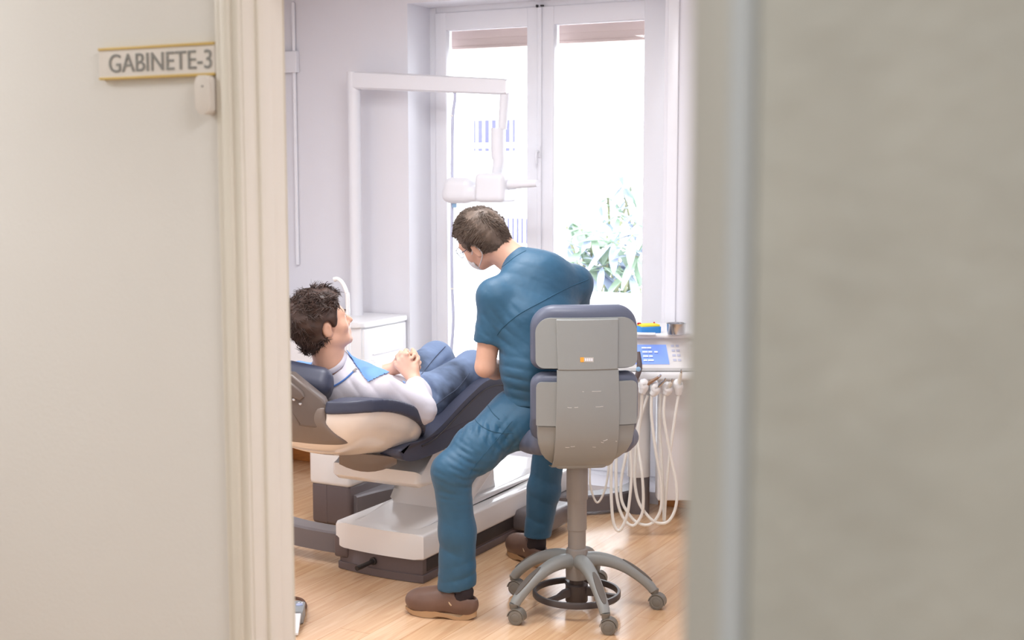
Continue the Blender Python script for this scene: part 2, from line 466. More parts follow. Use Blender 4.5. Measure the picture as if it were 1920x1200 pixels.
uT = at(1392, 600, v=.5).x
mb = MB(); mb.b2((uN+.004, .5, 0), (2.2, .62, 2.68)); mb.b2((-5.3, .5, 0), (-1.25, .62, 2.68)); mb.b2((-1.25, .5, 2.15), (uN+.004, .62, 2.68))
S(mb, 'wall_near', M_near)
mb = MB(); mb.b2((uN, .4965, 0), (uT, .63, 2.15), .003); S(mb, 'trim_1', M_neartrim)
S(MB().tube([(uT-.001, .4990, 0), (uT-.001, .4990, 2.15)], .0055, 14), 'trim_4', M_bead)  # rounded bead, its colour standing in for a blue-white reflection
S(MB().b2((-5.4, -1.75, 0), (2.2, -1.6, 2.68)), 'wall_rear', M_near)
S(MB().b2((2.2, -1.6, 0), (2.35, 1.75, 2.68)), 'wall_corridor_right', M_stucco)
S(MB().b2((-5.45, -1.6, 0), (-5.3, 1.75, 2.68)), 'wall_corridor_left', M_stucco)
S(MB().b2((UL, VB-.014, 0), (uA, VB, .085), .004), 'baseboard_back', M_base)
S(MB().b2((uB, VB-.014, 0), (UR_, VB, .085), .004), 'baseboard_back.001', M_base)
S(MB().b2((UL, 4.5, 0), (UL+.014, VB-.014, .085), .004), 'baseboard_left', M_base)
S(MB().b2((UL-.5, WT-.013, 0), (uJ-.06, WT, .085), .004), 'baseboard_front', M_base)

# door frame of the room
door = thing('door_1', 'cream painted door frame of the treatment room', None, (uJ, WI, 0), kind='structure'); 
mb = MB()
uC = at(411, 100, v=WT).x
for (a, b, y0) in ((uC, uC+.020, WT-.012), (uC+.016, uC+.036, WT-.020), (uC+.032, uJ+.002, WT-.014)):
    mb.b2((a, y0, 0), (b, WT+.002, 2.10), .004)
    mb.b2((uJ2+(uJ-b), y0, 0), (uJ2+(uJ-a), WT+.002, 2.10), .004)
mb.b2((uC, WT-.016, 2.04), (uJ2+(uJ-uC), WT+.002, 2.10), .004)
mb.obj('casing', M_door, door)
mb = MB()
for s, x in ((1, uJ), (-1, uJ2)):
    for y0, y1, t in ((WT-.006, WT+.030, .004), (WT+.028, WT+.062, .010), (WT+.060, WI+.004, .0005)):
        mb.b2((min(x, x+s*t), y0, 0), (max(x, x+s*t), y1, 2.06), .003)
mb.b2((uJ, WT, 2.04), (uJ2, WI, 2.062))
mb.obj('jamb', M_door, door)
mb = MB()
mb.b2((uC-.002, WI-.002, 0), (uJ-.003, WI+.013, 2.10), .003); mb.b2((uJ2+.003, WI-.002, 0), (uJ2+.06, WI+.013, 2.10), .004)
mb.obj('inner_casing', M_pvc, door)

# window
win = thing('window_1', 'tall white double french window', None, ((uA+uB)/2, VW, zS), kind='structure')
zt = at(843, 62, v=VW).z; zb = .24
gl = (at(843, 300, v=VW).x, at(993, 300, v=VW).x); gr = (at(1043, 300, v=VW).x, at(1210, 300, v=VW).x)
ztR = at(1043, 47, v=VW).z; zt = max(zt, ztR)
mb = MB(); e = .045
mb.b2((uA-.01, VW-.02, zS), (uA+e, VW+.07, zH), .004); mb.b2((uB-e, VW-.02, zS), (uB+.01, VW+.07, zH), .004)
mb.b2((uA+e-.01, VW-.02, zH-.035), (uB-e+.01, VW+.07, zH+.01), .004); mb.b2((uA+e-.01, VW-.02, zS-.01), (uB-e+.01, VW+.07, zS+.03), .004)
mb.obj('frame', M_pvc, win)
um = (gl[1]+gr[0])/2
for (a, b), (o0, o1) in ((gl, (uA+e-.005, um-.003)), (gr, (um+.003, uB-e+.005))):
    mb = MB(); y0, y1 = VW-.035, VW+.035
    mb.b2((o0, y0, zS+.025), (a, y1, zH-.03), .006); mb.b2((b, y0, zS+.025), (o1, y1, zH-.03), .006)
    mb.b2((a-.01, y0+.004, zt), (b+.01, y1-.004, zH-.03), .006); mb.b2((a-.01, y0+.004, zS+.025), (b+.01, y1-.004, zb), .006)
    sh = mb.obj('sash', M_pvc, win)
    MB().b2((a-.004, VW-.004, zb-.004), (b+.004, VW+.002, zt+.004)).obj('pane', M_glass, sh)
mb = MB(); mb.b2((um-.012, VW-.047, zS+.03), (um+.012, VW-.03, zH-.035), .004)
mb.obj('cover_strip', M_pvc, win)
hz = at(1024, 285, v=VW).z
mb = MB(); mb.b2((um-.010, VW-.056, hz-.03), (um+.012, VW-.046, hz+.03), .004); mb.tube([(um, VW-.05, hz), (um, VW-.078, hz), (um, VW-.08, hz-.06)], .008, 8, 4)
mb.obj('handle', M_pvc, win)
tz = at(1020, 13, v=VW).z
mb = MB(); mb.b2((um-.020, VW-.049, tz-.006), (um-.010, VW-.034, tz+.008), .002); mb.b2((um+.006, VW-.049, tz-.002), (um+.022, VW-.034, tz+.006), .002)
mb.obj('latch', M_black, win)
zp = at(1165, 553, v=8.8).z
S(MB().b2((UL-3, 8.8, -1), (1, 8.95, zp)), 'wall_parapet', M_facade)
mb = MB(); mb.b2((uB+.02, VB-.012, .09), (uB+.075, VB+.002, 2.66), .004)
S(mb, 'trim_3', M_pvc)
for (a, b), py0, py1, px, lab in ((gl, 62, 88, 843, 'tan rolled-down shutter edge at the top of the left window pane'), (gr, 47, 77, 1043, 'tan rolled-down shutter edge at the top of the right window pane')):
    z0 = at(px, py1+1, v=VW+.12).z; z1 = zt+.06
    t = thing('roller_shutter', lab, 'shutter', ((a+b)/2, VW+.12, z0), group='shutters above the window panes')
    mb = MB()
    nz = 3; hh = (z1-z0)/nz
    for k in range(nz): mb.b2((a-.06, VW+.11-.002*k, z0+hh*k-.004), (b+.06, VW+.125-.002*k, z0+hh*(k+1)), .002)
    mb.obj('slats', M_shutter, t)
    MB().b2((a-.06, VW+.106, z0-.014), (b+.06, VW+.130, z0+.002), .004).obj('bottom_bar', M_shutter, t)
# conduit and junction box in the far left corner
t = thing('wall_conduit', 'white cable conduit with a junction box in the far left corner', 'conduit', (UL+.06, VB-.012, 1.0))
jx = at(556, 117, v=VB-.03)
MB().b2((UL+.002, VB-.036, at(545, 137, v=VB).z), (jx.x, VB-.001, at(545, 97, v=VB).z), .004).obj('junction_box', M_pvc, t)
MB().tube([(jx.x-.03, VB-.013, at(545, 495, v=VB).z), (jx.x-.03, VB-.013, 2.6)], .011, 12).obj('pipe', M_pvc, t)

# ceiling lamps
for i, (x, y, w) in enumerate(ROOM_LAMPS):
    t = thing('ceiling_panel_lamp', 'square white ceiling panel lamp above the treatment room, '+('toward its left wall', 'toward its right wall', 'nearest the window')[i], 'lamp', (x, y, 2.66), group='ceiling panel lamps')
    MB().b2((x-.31, y-.31, 2.662), (x+.31, y+.31, 2.68)).obj('housing', M_white2, t)

# ================================================================== OUTSIDE THE WINDOW
bld = thing('building', 'white neighbouring building seen through the left window pane', 'building', (-9, 13.2, 0))
yF = 12.0
fx0 = at(800, 300, v=yF).x-3; fx1 = at(1012, 300, v=yF).x
MB().b2((fx0, yF, -4), (fx1, yF+2, 12)).obj('facade', M_facade, bld)
for (x0, y0, x1, y1), nb in (((890, 222, 966, 284), 6), ((940, 405, 1000, 470), 7)):
    a = at(x0, y1, v=yF); b = at(x1, y0, v=yF)
    w = MB().b2((a.x, yF-.02, a.z), (b.x, yF+.01, b.z)).obj('window', M_fglass, bld)
    mb = MB()
    for k in range(nb+1):
        x = a.x+(b.x-a.x)*k/nb; mb.b2((x-.009, yF-.10, a.z-.05), (x+.009, yF-.08, b.z+.02))
    for q in (.1, .95): mb.b2((a.x-.1, yF-.15, a.z+(b.z-a.z)*q), (b.x+.1, yF-.11, a.z+(b.z-a.z)*q+.05))
    mb.obj('railing', M_facade, w)
def leaf(mb, base, tip, w, droop=.15):
    d = tip-base; L = d.length; d.normalize(); s = d.cross(V((0, 0, 1)));
    s = s.normalized() if s.length > .01 else V((1, 0, 0)); up = s.cross(d)
    rows = []
    for k in range(7):
        t = k/6; ww = w*math.sin(math.pi*min(1, t*.96+.03))**.8
        c = base+d*(L*t)-V((0, 0, droop*L*t*t))
        rows.append([c-s*ww+up*(ww*.25), c, c+s*ww+up*(ww*.25)])
    mb.grid(rows, .002)
def shrub(name, label, spots, m1, m2, seed):
    rnd = random.Random(seed); pts = [(at(px, py, v=vv), r) for px, py, vv, r in spots]
    root = V((sum(p.x for p, _ in pts)/len(pts), sum(p.y for p, _ in pts)/len(pts), .0))
    t = thing(name, label, 'plant', root, group='plants outside the window')
    st = MB(); la = MB(); lb = MB()
    for i, (p, r) in enumerate(pts):
        mid = (p+root)/2+V((rnd.uniform(-.1, .1), rnd.uniform(-.1, .1), 0)); mid.z = p.z*.6
        st.tube([root+V((rnd.uniform(-.05, .05), rnd.uniform(-.05, .05), 0)), mid, p], .012, 6, 4)
        nl = rnd.choice((6, 7, 8)); a0 = rnd.uniform(0, 6.28)
        tl = cd(rnd.uniform(-.4, .4), -1, rnd.uniform(.1, .9)); x, y = frame(tl)
        for k in range(nl):
            an = a0+6.28*k/nl+rnd.uniform(-.2, .2); dr = (x*math.cos(an)+y*math.sin(an)+tl*.25).normalized()
            leaf(la if rnd.random() < .6 else lb, p+dr*.01, p+dr*r*1.17*rnd.uniform(.8, 1.1), r*rnd.uniform(.13, .19), rnd.uniform(.1, .4))
    st.obj('stem', M_stem, t); la.obj('leaves', m1, t); lb.obj('leaves', m2, t)
vv = 9.4
shrub('leafy_shrub', 'pale leafy shrub with palmate leaves low outside the right window pane',
      [(1092, 470, vv, .26), (1120, 500, vv, .26), (1150, 455, vv, .25), (1185, 440, vv, .22), (1140, 530, vv, .25), (1180, 510, vv, .27), (1195, 480, vv, .22), (1165, 545, vv, .24), (1070, 455, vv+.2, .2), (1062, 425, vv+.2, .16), (1090, 430, vv+.1, .2), (1112, 440, vv, .2), (1085, 495, vv, .22), (1130, 500, vv-.1, .2),
       (1125, 470, vv+.3, .24), (1200, 540, vv, .24), (1110, 545, vv+.2, .24), (1178, 470, vv+.3, .24), (1150, 490, vv+.2, .2), (1195, 420, vv+.2, .2)], M_leaf, M_leafb, 3)
shrub('leafy_shrub', 'sparse upper branches with pale leaves behind the leafy shrub, right window pane',
      [(1140, 370, 10.0, .2), (1168, 350, 10.0, .2), (1195, 395, 10.0, .22), (1190, 330, 10.0, .14), (1130, 410, 10.0, .2), (1160, 405, 10.0, .2)], M_leafb, M_leaf, 9)

# ================================================================== CORRIDOR SIGN AND BOX
p0 = at(187, 148, v=WT-.01); p1 = at(187, 93, v=WT-.01); u1 = uC-.001; w = u1-p0.x; zc = (p0.z+p1.z)/2; hh = (p1.z-p0.z)/2
t = thing('door_sign', 'white sign plate reading GABINETE-3 with gold edges beside the door frame', 'sign', ((p0.x+u1)/2, WT, p0.z))
MB().b2((p0.x, WT-.010, zc-hh), (u1, WT, zc+hh)).obj('plate', M_sign, t)
mb = MB()
for s in (-1, 1): mb.b2((p0.x, WT-.0125, zc+s*hh-.0022), (u1, WT, zc+s*hh+.0022), .0008)
mb.obj('gold_edge', M_gold, t, label='thin gold edge strips')
def text_mesh(name, body, x0, x1, z0, z1, y, m, parent, depth=.0008):
    c = bpy.data.curves.new(name, 'FONT'); c.body = body; c.extrude = depth; o = bpy.data.objects.new(name, c); COL.objects.link(o)
    bpy.context.view_layer.update()
    me = bpy.data.meshes.new_from_object(o.evaluated_get(bpy.context.evaluated_depsgraph_get())); bpy.data.objects.remove(o)
    co = np.array([v.co for v in me.vertices]); lo = co.min(0); hi = co.max(0)
    M = Matrix.Translation(V((x0, y, z0))) @ Matrix.Rotation(math.pi/2, 4, 'X') @ Matrix.Diagonal(V(((x1-x0)/(hi[0]-lo[0]), (z1-z0)/(hi[1]-lo[1]), 1, 1))) @ Matrix.Translation(V((-lo[0], -lo[1], 0)))
    me.transform(M); me.materials.clear()
    return link_mesh(name, me, m, parent, smooth=False)
lx0 = at(205, 120, v=WT-.01).x; lx1 = at(397, 105, v=WT-.01).x
text_mesh('lettering', 'GABINETE-3', lx0, lx1, zc-.62*hh, zc+.62*hh, WT-.0105, M_letter, t)
q0 = at(369, 215, v=WT-.02); q1 = at(408, 140, v=WT-.02)
t = thing('door_sensor', 'small rounded white box fixed under the sign beside the door frame', 'sensor', ((q0.x+q1.x)/2, WT, q0.z))
MB().prism(rrect(q0.x, min(q1.x, uC-.002), q0.z, q1.z, .008, .012), 1, WT-.024, WT, .004).obj('case', M_sign, t)
MB().lathe([(.0015, 0), (.0015, .002)], ((q0.x+q1.x)/2-.006, WT-.0255, q1.z-.018), 12, V((0, 1, 0))).obj('lens', M_letter, t)

# ================================================================== DENTAL CHAIR (faces the window: head end near, feet far)
UC = -2.99
chair = thing('dental_chair', 'reclined dental chair with navy upholstery, cream back shell and white base', 'dental chair', (UC, 4.95, 0))
# base
x0, x1, y0, y1 = -3.20, -2.78, 4.495, 6.0
def base_outline(grow=0, nose=.05):
    pts = [(x1+grow, y1+grow), (x0-grow, y1+grow), (x0-grow, y0+.02)]
    n = 10
    for k in range(n+1):
        t = k/n; pts.append((x0-grow+(x1-x0+2*grow)*t, y0-grow+.02*(1-t)-nose*.35*math.sin(math.pi*t)))
    return pts
MB().prism(base_outline(), 2, .03, .105, .006).obj('plinth', M_plinth, chair)
MB().prism(base_outline(.006), 2, .002, .034, .003).obj('plinth_foot', M_plinth, chair)
MB().b2((x1-.01, y0+.03, .042), (x1+.003, y1-.1, .094), .003).obj('vent', M_vent, chair, label='long black vent strip')
tp = V((at(700, 1052, v=y0-.01)))
mb = MB(); mb.lathe([(.016, 0), (.016, .006), (.010, .007), (.010, .012)], (tp.x, y0-.010, tp.z), 20, V((0, -1, 0))); mb.obj('lever_boss', M_black, chair, label='black round lever boss'); mb = MB()
mb.tube([(tp.x, y0-.02, tp.z), cf(0, 0, 0)+V((tp.x, y0-.02, tp.z))+cf(-.055, -.07, -.008)], [.009, .011], 14)
tp2 = at(665, 1060, v=y0-.012)
mb.obj('lever', M_black, chair, label='black peg lever')
# white base cover: front skirt, raised deck
cz0, cz1 = .098, .205
mb = MB()
mb.prism(base_outline(.012), 2, cz0, cz1, .014, 4)
mb.prism([(y0+.02, cz1-.02), (y0+.02, cz1-.004), (y0+.30, cz1+.028), (y1-.35, cz1+.028), (y1-.3, cz1-.02)], 0, x0+.05, x1-.05, .02)
mb.obj('base_cover', M_white, chair)
# lifting column and arm
mb = MB()
colp = [(4.74, .20), (4.80, .235), (4.84, .28), (4.86, .45), (5.12, .45), (5.22, .30), (5.30, .22)]
mb.prism(colp, 0, UC-.13, UC+.13, .03, 4)
mb.obj('lift_column', M_white, chair)
mb = MB(); mb.prism([(4.93, .24), (4.98, .22), (5.46, .47), (5.42, .56), (5.34, .56)], 0, UC+.03, UC+.17, .02, 4)
mb.prism([(4.93, .24), (4.98, .22), (5.46, .47), (5.42, .56), (5.34, .56)], 0, UC-.17, UC-.03, .02, 4)
mb.obj('lift_arm', M_white, chair)
# white seat pan under the upholstery
pan = [(4.10, .535), (4.12, .495), (4.25, .468), (4.55, .445), (5.0, .44), (5.32, .52), (5.32, .60), (4.9, .60), (4.5, .53), (4.3, .545)]
pan = [(4.46, .468), (4.46, .418), (4.49, .396), (4.64, .392), (5.05, .42), (5.32, .53), (5.32, .60), (4.95, .62), (4.66, .545), (4.58, .50)]
MB().prism(pan, 0, UC-.21, UC+.215, .022, 4).obj('seat_pan', M_white, chair)
# navy seat and leg rest
seat = [(4.27, .60), (4.275, .566), (4.37, .538), (4.62, .545), (4.86, .60), (5.02, .655), (5.25, .56), (5.55, .43), (5.62, .46), (5.60, .52), (5.35, .655), (5.17, .745), (5.06, .772), (4.95, .772), (4.85, .745), (4.72, .70), (4.58, .645), (4.45, .61), (4.34, .612)]
sp = [(p.x, p.y) for p in spline([V((a, b, 0)) for a, b in seat+[seat[0]]], 4)][:-1]
so = MB().prism(sp, 0, UC-.255, UC+.255, .022, 5).obj('seat', M_navy, chair, angle=60)
pip = [(y, z) for y, z in ((4.42, .60), (4.5, .607), (4.6, .637), (4.72, .683), (4.85, .727), (4.95, .752), (5.06, .752), (5.16, .728), (5.3, .66), (5.5, .56))]
MB().tube([(UC+.2575, y, z-.012) for y, z in pip], .0028, 6, 4).obj('piping', M_vent, so)
# back shell: deep dish, rim tilted towards the hips
bc = V((UC, 4.175, .785)); tl = R(14)
BS = V((0, math.cos(tl), -math.sin(tl))); BN = V((0, math.sin(tl), math.cos(tl)))
BR = Matrix((V((1, 0, 0)), BS, BN)).transposed()
def dish(h, grow, nlo, nhi, cond=None, ru=.285, rs=.395, rn=.208):
    f = Field(bc-V((.36, .46, .40)), bc+V((.36, .46, .2)), h)
    rot = np.array(BR, dtype=np.float32); c = A3(bc)
    def fn(P):
        q = (P-c)@rot; r = A3((ru+grow, rs+grow, rn+grow)); q[..., 2] += .6*q[..., 1]**2; z = np.minimum(q[..., 2], 0)
        q[..., 1] *= np.where(q[..., 1] < 0, 1.48, 1.0)
        p = 3.2
        rr = ((np.abs(q[..., 0])/r[0])**p+(np.abs(q[..., 1])/r[1])**p)**(2/p)+(z/r[2])**2
        e = (np.sqrt(rr)-1)*.21
        d = np.maximum(e, np.maximum(nlo-q[..., 2], q[..., 2]-nhi))
        if cond is not None: d = np.maximum(d, cond(q))
        return d
    f.f = fn(f.allp()).astype(np.float32); return f
def smax(a, b, k=.03):
    h = np.maximum(k-np.abs(a-b), 0)/k; return np.maximum(a, b)+h*h*k*.25
notch = lambda f, dn: f.cut(p_box(bc-BS*.36+BN*(.15-dn), (.155, .235, .15), .03, BR), .01)
sh = notch(dish(.006, 0, -.3, -.012), .10).obj('back_shell', M_cream, chair, relax=2)
fb = dish(.006, .012, -.022, .028)
fb.cut(p_ell(bc+BN*.20, (.25, .30, .26), BR), .03)
notch(fb, .15)
fb.obj('backrest', M_navy, chair, relax=3)
dish(.006, .008, -.17, .004, lambda q: smax(smax(np.abs(q[..., 0])-.155-.5*np.clip(-.05-q[..., 2], 0, .1), q[..., 1]+.10, .05), -.150-q[..., 2], .04)).obj('neck_cover', M_taupe, chair, relax=2)
# headrest: navy pad on a taupe bracket
hp = at(562, 716, d=4.93)
hr = Matrix.Rotation(YAW+R(6), 3, 'Z') @ Matrix.Rotation(R(-34), 3, 'X') @ Matrix.Rotation(R(14), 3, 'Y')
fp = Field(hp-V((.24, .24, .2)), hp+V((.24, .24, .2)), .006)
fp.add(p_box(hp+V((0, .02, 0)), (.115, .07, .06), .05, hr), 0)
fp.obj('headrest', M_navy, chair, relax=2)
bp_ = [(528, 700), (548, 703), (606, 750), (613, 766), (620, 793), (611, 806), (560, 799), (551, 768), (528, 742)]
mb = MB(); ra = mb.ring([at(a, b, d=4.79) for a, b in bp_]); rb = mb.ring([at(a, b, d=4.79)+cf(0, .075, 0) for a, b in bp_])
f1 = mb.bm.faces.new(ra); f2 = mb.bm.faces.new(rb); mb.bridge(ra, rb)
bmesh.ops.bevel(mb.bm, geom=list(set(f1.edges)), offset=.009, segments=3, affect='EDGES', profile=.5)
br = mb.obj('headrest_bracket', M_bracket, chair)
mb = MB(); q_ = [(528, 714), (542, 715), (566, 735), (570, 745), (562, 752), (528, 738)]
ra = mb.ring([at(a, b, d=4.772) for a, b in q_]); rb = mb.ring([at(a, b, d=4.772)+cf(0, .03, 0) for a, b in q_])
f1 = mb.bm.faces.new(ra); f2 = mb.bm.faces.new(rb); mb.bridge(ra, rb)
bmesh.ops.bevel(mb.bm, geom=list(set(f1.edges)), offset=.006, segments=3, affect='EDGES', profile=.5)
arm = mb.obj('headrest_knob', M_bracket, br)
for q in ((551, 749), (563, 757)):
    h = on_surface(bvh_of(br), [q], 0)
    if h: MB().lathe([(.006, 0), (.006, .003), (.004, .005)], h[0][0], 14, cf(0, -1, 0)).obj('bolt', M_steel, br)
# hinge cover below the shell
hx0, hx1 = UC-.02, UC+.21
hg = [at(640, 856, v=4.2), at(745, 858, v=4.32)]
mb = MB()
rows = []
for k in range(9):
    t = k/8; px = 636+108*t; top = 846+12*t; bot = 858+27*math.sin(math.pi*(.12+.76*t))**.8
    d = 5.02+.06*t
    r = []
    for j in range(7):
        s = j/6; r.append(at(px, top+(bot-top)*s, d=d-.05*math.sin(math.pi*.5*(1-s))+.05))
    rows.append(r)
ring = []
for r in rows:
    ring.append([r[0]+cf(0, .16, 0), r[0], r[2], r[4], r[6], r[6]+cf(0, .16, .01)])
prev = None
for r in ring:
    q = mb.ring(r)
    if prev: mb.bridge(prev, q)
    else: first = q
    prev = q
mb.bm.faces.new(first); mb.bm.faces.new(prev)
mb.obj('hinge_cover', M_taupe, chair)
# foot rail to the left of the base
l0 = V((-3.235, 4.60, .105)); 
def rail(mb, pts, w, z0, z1, bev=.0):
    pts = spline(pts, 8); prev = None
    for i, p in enumerate(pts):
        d = (pts[min(i+1, len(pts)-1)]-pts[max(i-1, 0)]); d.z = 0; d.normalize(); n = V((-d.y, d.x, 0))
        b = .008
        r = mb.ring([V((p.x, p.y, z0))-n*w, V((p.x, p.y, z1-b))-n*w, V((p.x, p.y, z1))-n*(w-b), V((p.x, p.y, z1))+n*(w-b), V((p.x, p.y, z1-b))+n*w, V((p.x, p.y, z0))+n*w])
        if prev: mb.bridge(prev, r)
        else: mb.bm.faces.new(list(reversed(r)))
        prev = r
    mb.bm.faces.new(prev); return mb
mb = MB(); rail(mb, [V((-3.16, 4.60, 0)), V((-3.3, 4.585, 0)), V((-3.55, 4.62, 0)), V((-3.85, 4.75, 0))], .05, .055, .145)
mb.obj('foot_rail', M_rail, chair)
mb = MB(); mb.b2((-3.225, 4.50, .05), (-3.15, 4.62, .15), .014)
mb.obj('rail_joint', M_plinth, chair)
# grey side foot box and curved rail on the right
fb0 = at(950, 990, z=.02); 
mb = MB(); mb.b2((-2.80, 5.28, .03), (-2.60, 5.56, .125), .025, 4)
mb.obj('side_box', M_rail, chair)

# ================================================================== SPITTOON UNIT left of the chair
sx0, sx1, sy0, sy1 = -3.75, -3.545, 5.06, 5.62
unit = thing('spittoon_unit', 'white spittoon cabinet on a dark taupe base behind the dental chair', 'dental unit', ((sx0+sx1)/2, (sy0+sy1)/2, 0))
mb = MB(); mb.b2((sx0, sy0, .0), (sx1+.015, sy1, .20), .018); mb.b2((sx0+.088, sy0-.001, .01), (sx0+.091, sy0+.01, .19))
mb.obj('base', M_plinth, unit)
MB().b2((sx0-.008, sy0-.008, .19), (sx1+.022, sy1+.02, .72), .022).obj('body', M_white, unit)
MB().lathe([(.02, .715), (.10, .72), (.125, .745), (.12, .75), (.09, .735), (.0001, .73)], (sx0+.10, sy0+.2, 0), 28).obj('bowl', M_white, unit)
pz = [at(652, 566, v=5.2), at(650, 550, v=5.2), at(646, 538, v=5.2), at(640, 528, v=5.2), at(633, 523, v=5.2), at(627, 524, v=5.2)]
base = V((pz[0].x, 5.2, .72))
MB().tube([base]+pz, [.011, .011, .010, .010, .010, .010, .012], 10, 6).obj('rinse_spout', M_white, unit)
dc = at(705, 952, z=.10)
mb = MB(); rail(mb, [V((-3.56, 5.10, 0)), V((-3.50, 5.34, 0)), V((-3.36, 5.55, 0)), V((-3.15, 5.66, 0))], .055, .03, .15)
mb.obj('link_rail', M_rail, unit, label='curved grey link rail to the chair base')

# ================================================================== DELIVERY UNIT by the window
P0 = at(1240, 930, d=6.3)
du = thing('delivery_unit', 'white dental delivery console with blue screen behind the stool', 'dental unit', cf(.62, 6.30, 0), YAW)
# local axes: x right, y away
def D(px, py, d): p = WM[du].inverted() @ at(px, py, d=d); return p
mb = MB(); cc = D(1198, 945, 6.42)
mb.prism(rrect(cc.x-.049, cc.x+.049, cc.y-.05, cc.y+.05, .03, .03), 2, .0, .19, .003); mb.obj('foot_column', M_rail, du, local=True)
mb = MB(); mb.prism(rrect(cc.x-.060, cc.x+.050, cc.y-.06, cc.y+.06, .035, .035), 2, .185, .76, .004); mb.obj('column', M_white, du, local=True)
# curved foot rail
pts = [WM[du].inverted() @ at(px, py, z=.0) for px, py in ((1010, 968), (1060, 966), (1120, 964), (1170, 956), (1198, 945))]
mb = MB(); rail(mb, [V((p.x, p.y+.035, 0)) for p in pts], .055, .02, .10)
mb.obj('foot_rail', M_rail, du, local=True)
xa, xb_ = -.27, .52
mb = MB(); mb.prism([(-.20, .905), (-.17, .905), (.16, .905), (.16, .76), (-.10, .745), (-.235, .755), (-.245, .77)], 0, xa, xb_, .010)
mb.obj('console', M_white, du, local=True)
MB().b2((xa-.01, -.235, .905), (xb_+.01, .20, .927), .009).obj('worktop', M_white2, du, local=True)
# the console's front face leans; a frame on it
fa = V((0, -.20, .905)); fbm = V((0, -.245, .77)); fd = (fbm-fa).normalized(); fnm = V((1, 0, 0)).cross(fd).normalized()
if fnm.y > 0: fnm = -fnm
def face_pt(x, t, o=.0): return V((x, fa.y, fa.z))+fd*t+fnm*o
def slab(mb, xs, ts, o0, o1, skew=0):
    a = [face_pt(xs[0]+skew*0, ts[0], o0), face_pt(xs[1], ts[0], o0), face_pt(xs[1]+skew, ts[1], o0), face_pt(xs[0]+skew, ts[1], o0)]
    b = [p+fnm*(o1-o0) for p in a]
    ra, rb = mb.ring(a), mb.ring(b); mb.bm.faces.new(ra); mb.bm.faces.new(rb); mb.bridge(ra, rb); return mb
s0 = D(1190, 650, 6.08).x; s1 = D(1249, 650, 6.08).x
scr = slab(MB(), (s0-.03, s1), (.034, .124), .0005, .003, .014).obj('screen', M_screen, du, local=True)
mb = MB(); md = MB()
for i, (t, segs) in enumerate(((.045, ((.035, .058), (.060, .078))), (.064, ((.036, .060), (.063, .080), (.090, .106))), (.084, ((.036, .060), (.064, .080))), (.103, ((.036, .052), (.056, .082))))):
    for a, b in segs:
        k = s0-.008+.012*(t/.1); slab(mb, (k+a, k+b), (t, t+.006), .0032, .0036); slab(md, (k+a+.002, k+b+.002), (t+.0085, t+.0105), .0032, .0036)
mb.obj('screen_text', M_text, scr, local=True); md.obj('screen_rule', M_textd, scr, local=True)
for r in range(4):
    for c in range(2):
        x = s1+.022+c*.022+r*.003; slab(MB(), (x, x+.015), (.034+r*.022, .044+r*.022), .0005, .002, .001).obj('key', M_key, du, local=True)
MB().tube([D(1196, 660, 6.0), D(1199, 690, 5.98), D(1191, 714, 5.98)], [.011, .013, .011], 12, 4).obj('handle', M_plinth, du, local=True, label='dark brown handle')
hb = D(1197, 692, 5.97)
MB().lathe([(.011, 0), (.011, .004), (.006, .006)], hb, 16, V((0, -1, 0))).obj('handle_button', M_bluec, du, local=True, label='pale blue round button')
# holder bar with cradles
MB().b2((xa+.05, -.27, .715), (xb_, -.19, .752), .012).obj('holder_bar', M_white, du, local=True)
wd2 = at(1262, 742, d=6.2)
MB().b2((cc.x+.07, -.06, .10), (xb_, .05, .76), .01).obj('side_panel', M_white2, du, local=True)
# instruments, each hanging in its cradle with its own hose
def hose_pts(pts, d): return [at(1100+x/4.14, 720+y/4.14, d=d+dd) for x, y, dd in pts]
INS = [
 ('dental_handpiece', 'bronze handpiece with ivory hose, leftmost of those hanging by the screen', (1207, 724), (1235, 707), M_hp, [(430, 60, 0), (425, 200, .02), (400, 450, .03), (430, 700, 0), (440, 900, 0), (425, 1020, 0), (360, 1100, 0), (285, 1040, .02), (235, 880, .04), (228, 600, .06), (240, 300, .10)]),
 ('dental_handpiece', 'chrome tipped handpiece second from left below the console screen', (1229, 730), (1245, 714), M_steel, [(505, 75, 0), (503, 250, 0), (540, 550, 0), (575, 750, 0), (578, 950, 0), (530, 1060, 0), (460, 1095, 0), (370, 1060, .01), (290, 950, .03), (265, 850, .04), (275, 700, .05), (310, 520, .06), (330, 300, .10)]),
 ('dental_handpiece', 'white handpiece third from left under the console keypad', (1252, 730), (1259, 716), M_hps, [(610, 70, 0), (600, 250, 0), (650, 550, 0), (700, 800, -.01), (690, 960, -.01), (640, 1060, -.01), (575, 1082, 0), (500, 1050, 0), (410, 930, .02), (375, 780, .03), (375, 640, .04), (385, 480, .05), (400, 330, .06), (475, 90, .09)]),
 ('dental_handpiece', 'ivory handpiece with long slanted tip, rightmost beside the blurred wall', (1272, 724), (1277, 699), M_hps, [(715, 70, 0), (680, 300, 0), (640, 600, .01), (612, 900, .02), (602, 1068, .02), (596, 900, .05), (580, 550, .06), (565, 300, .07), (575, 75, .09)]),
]
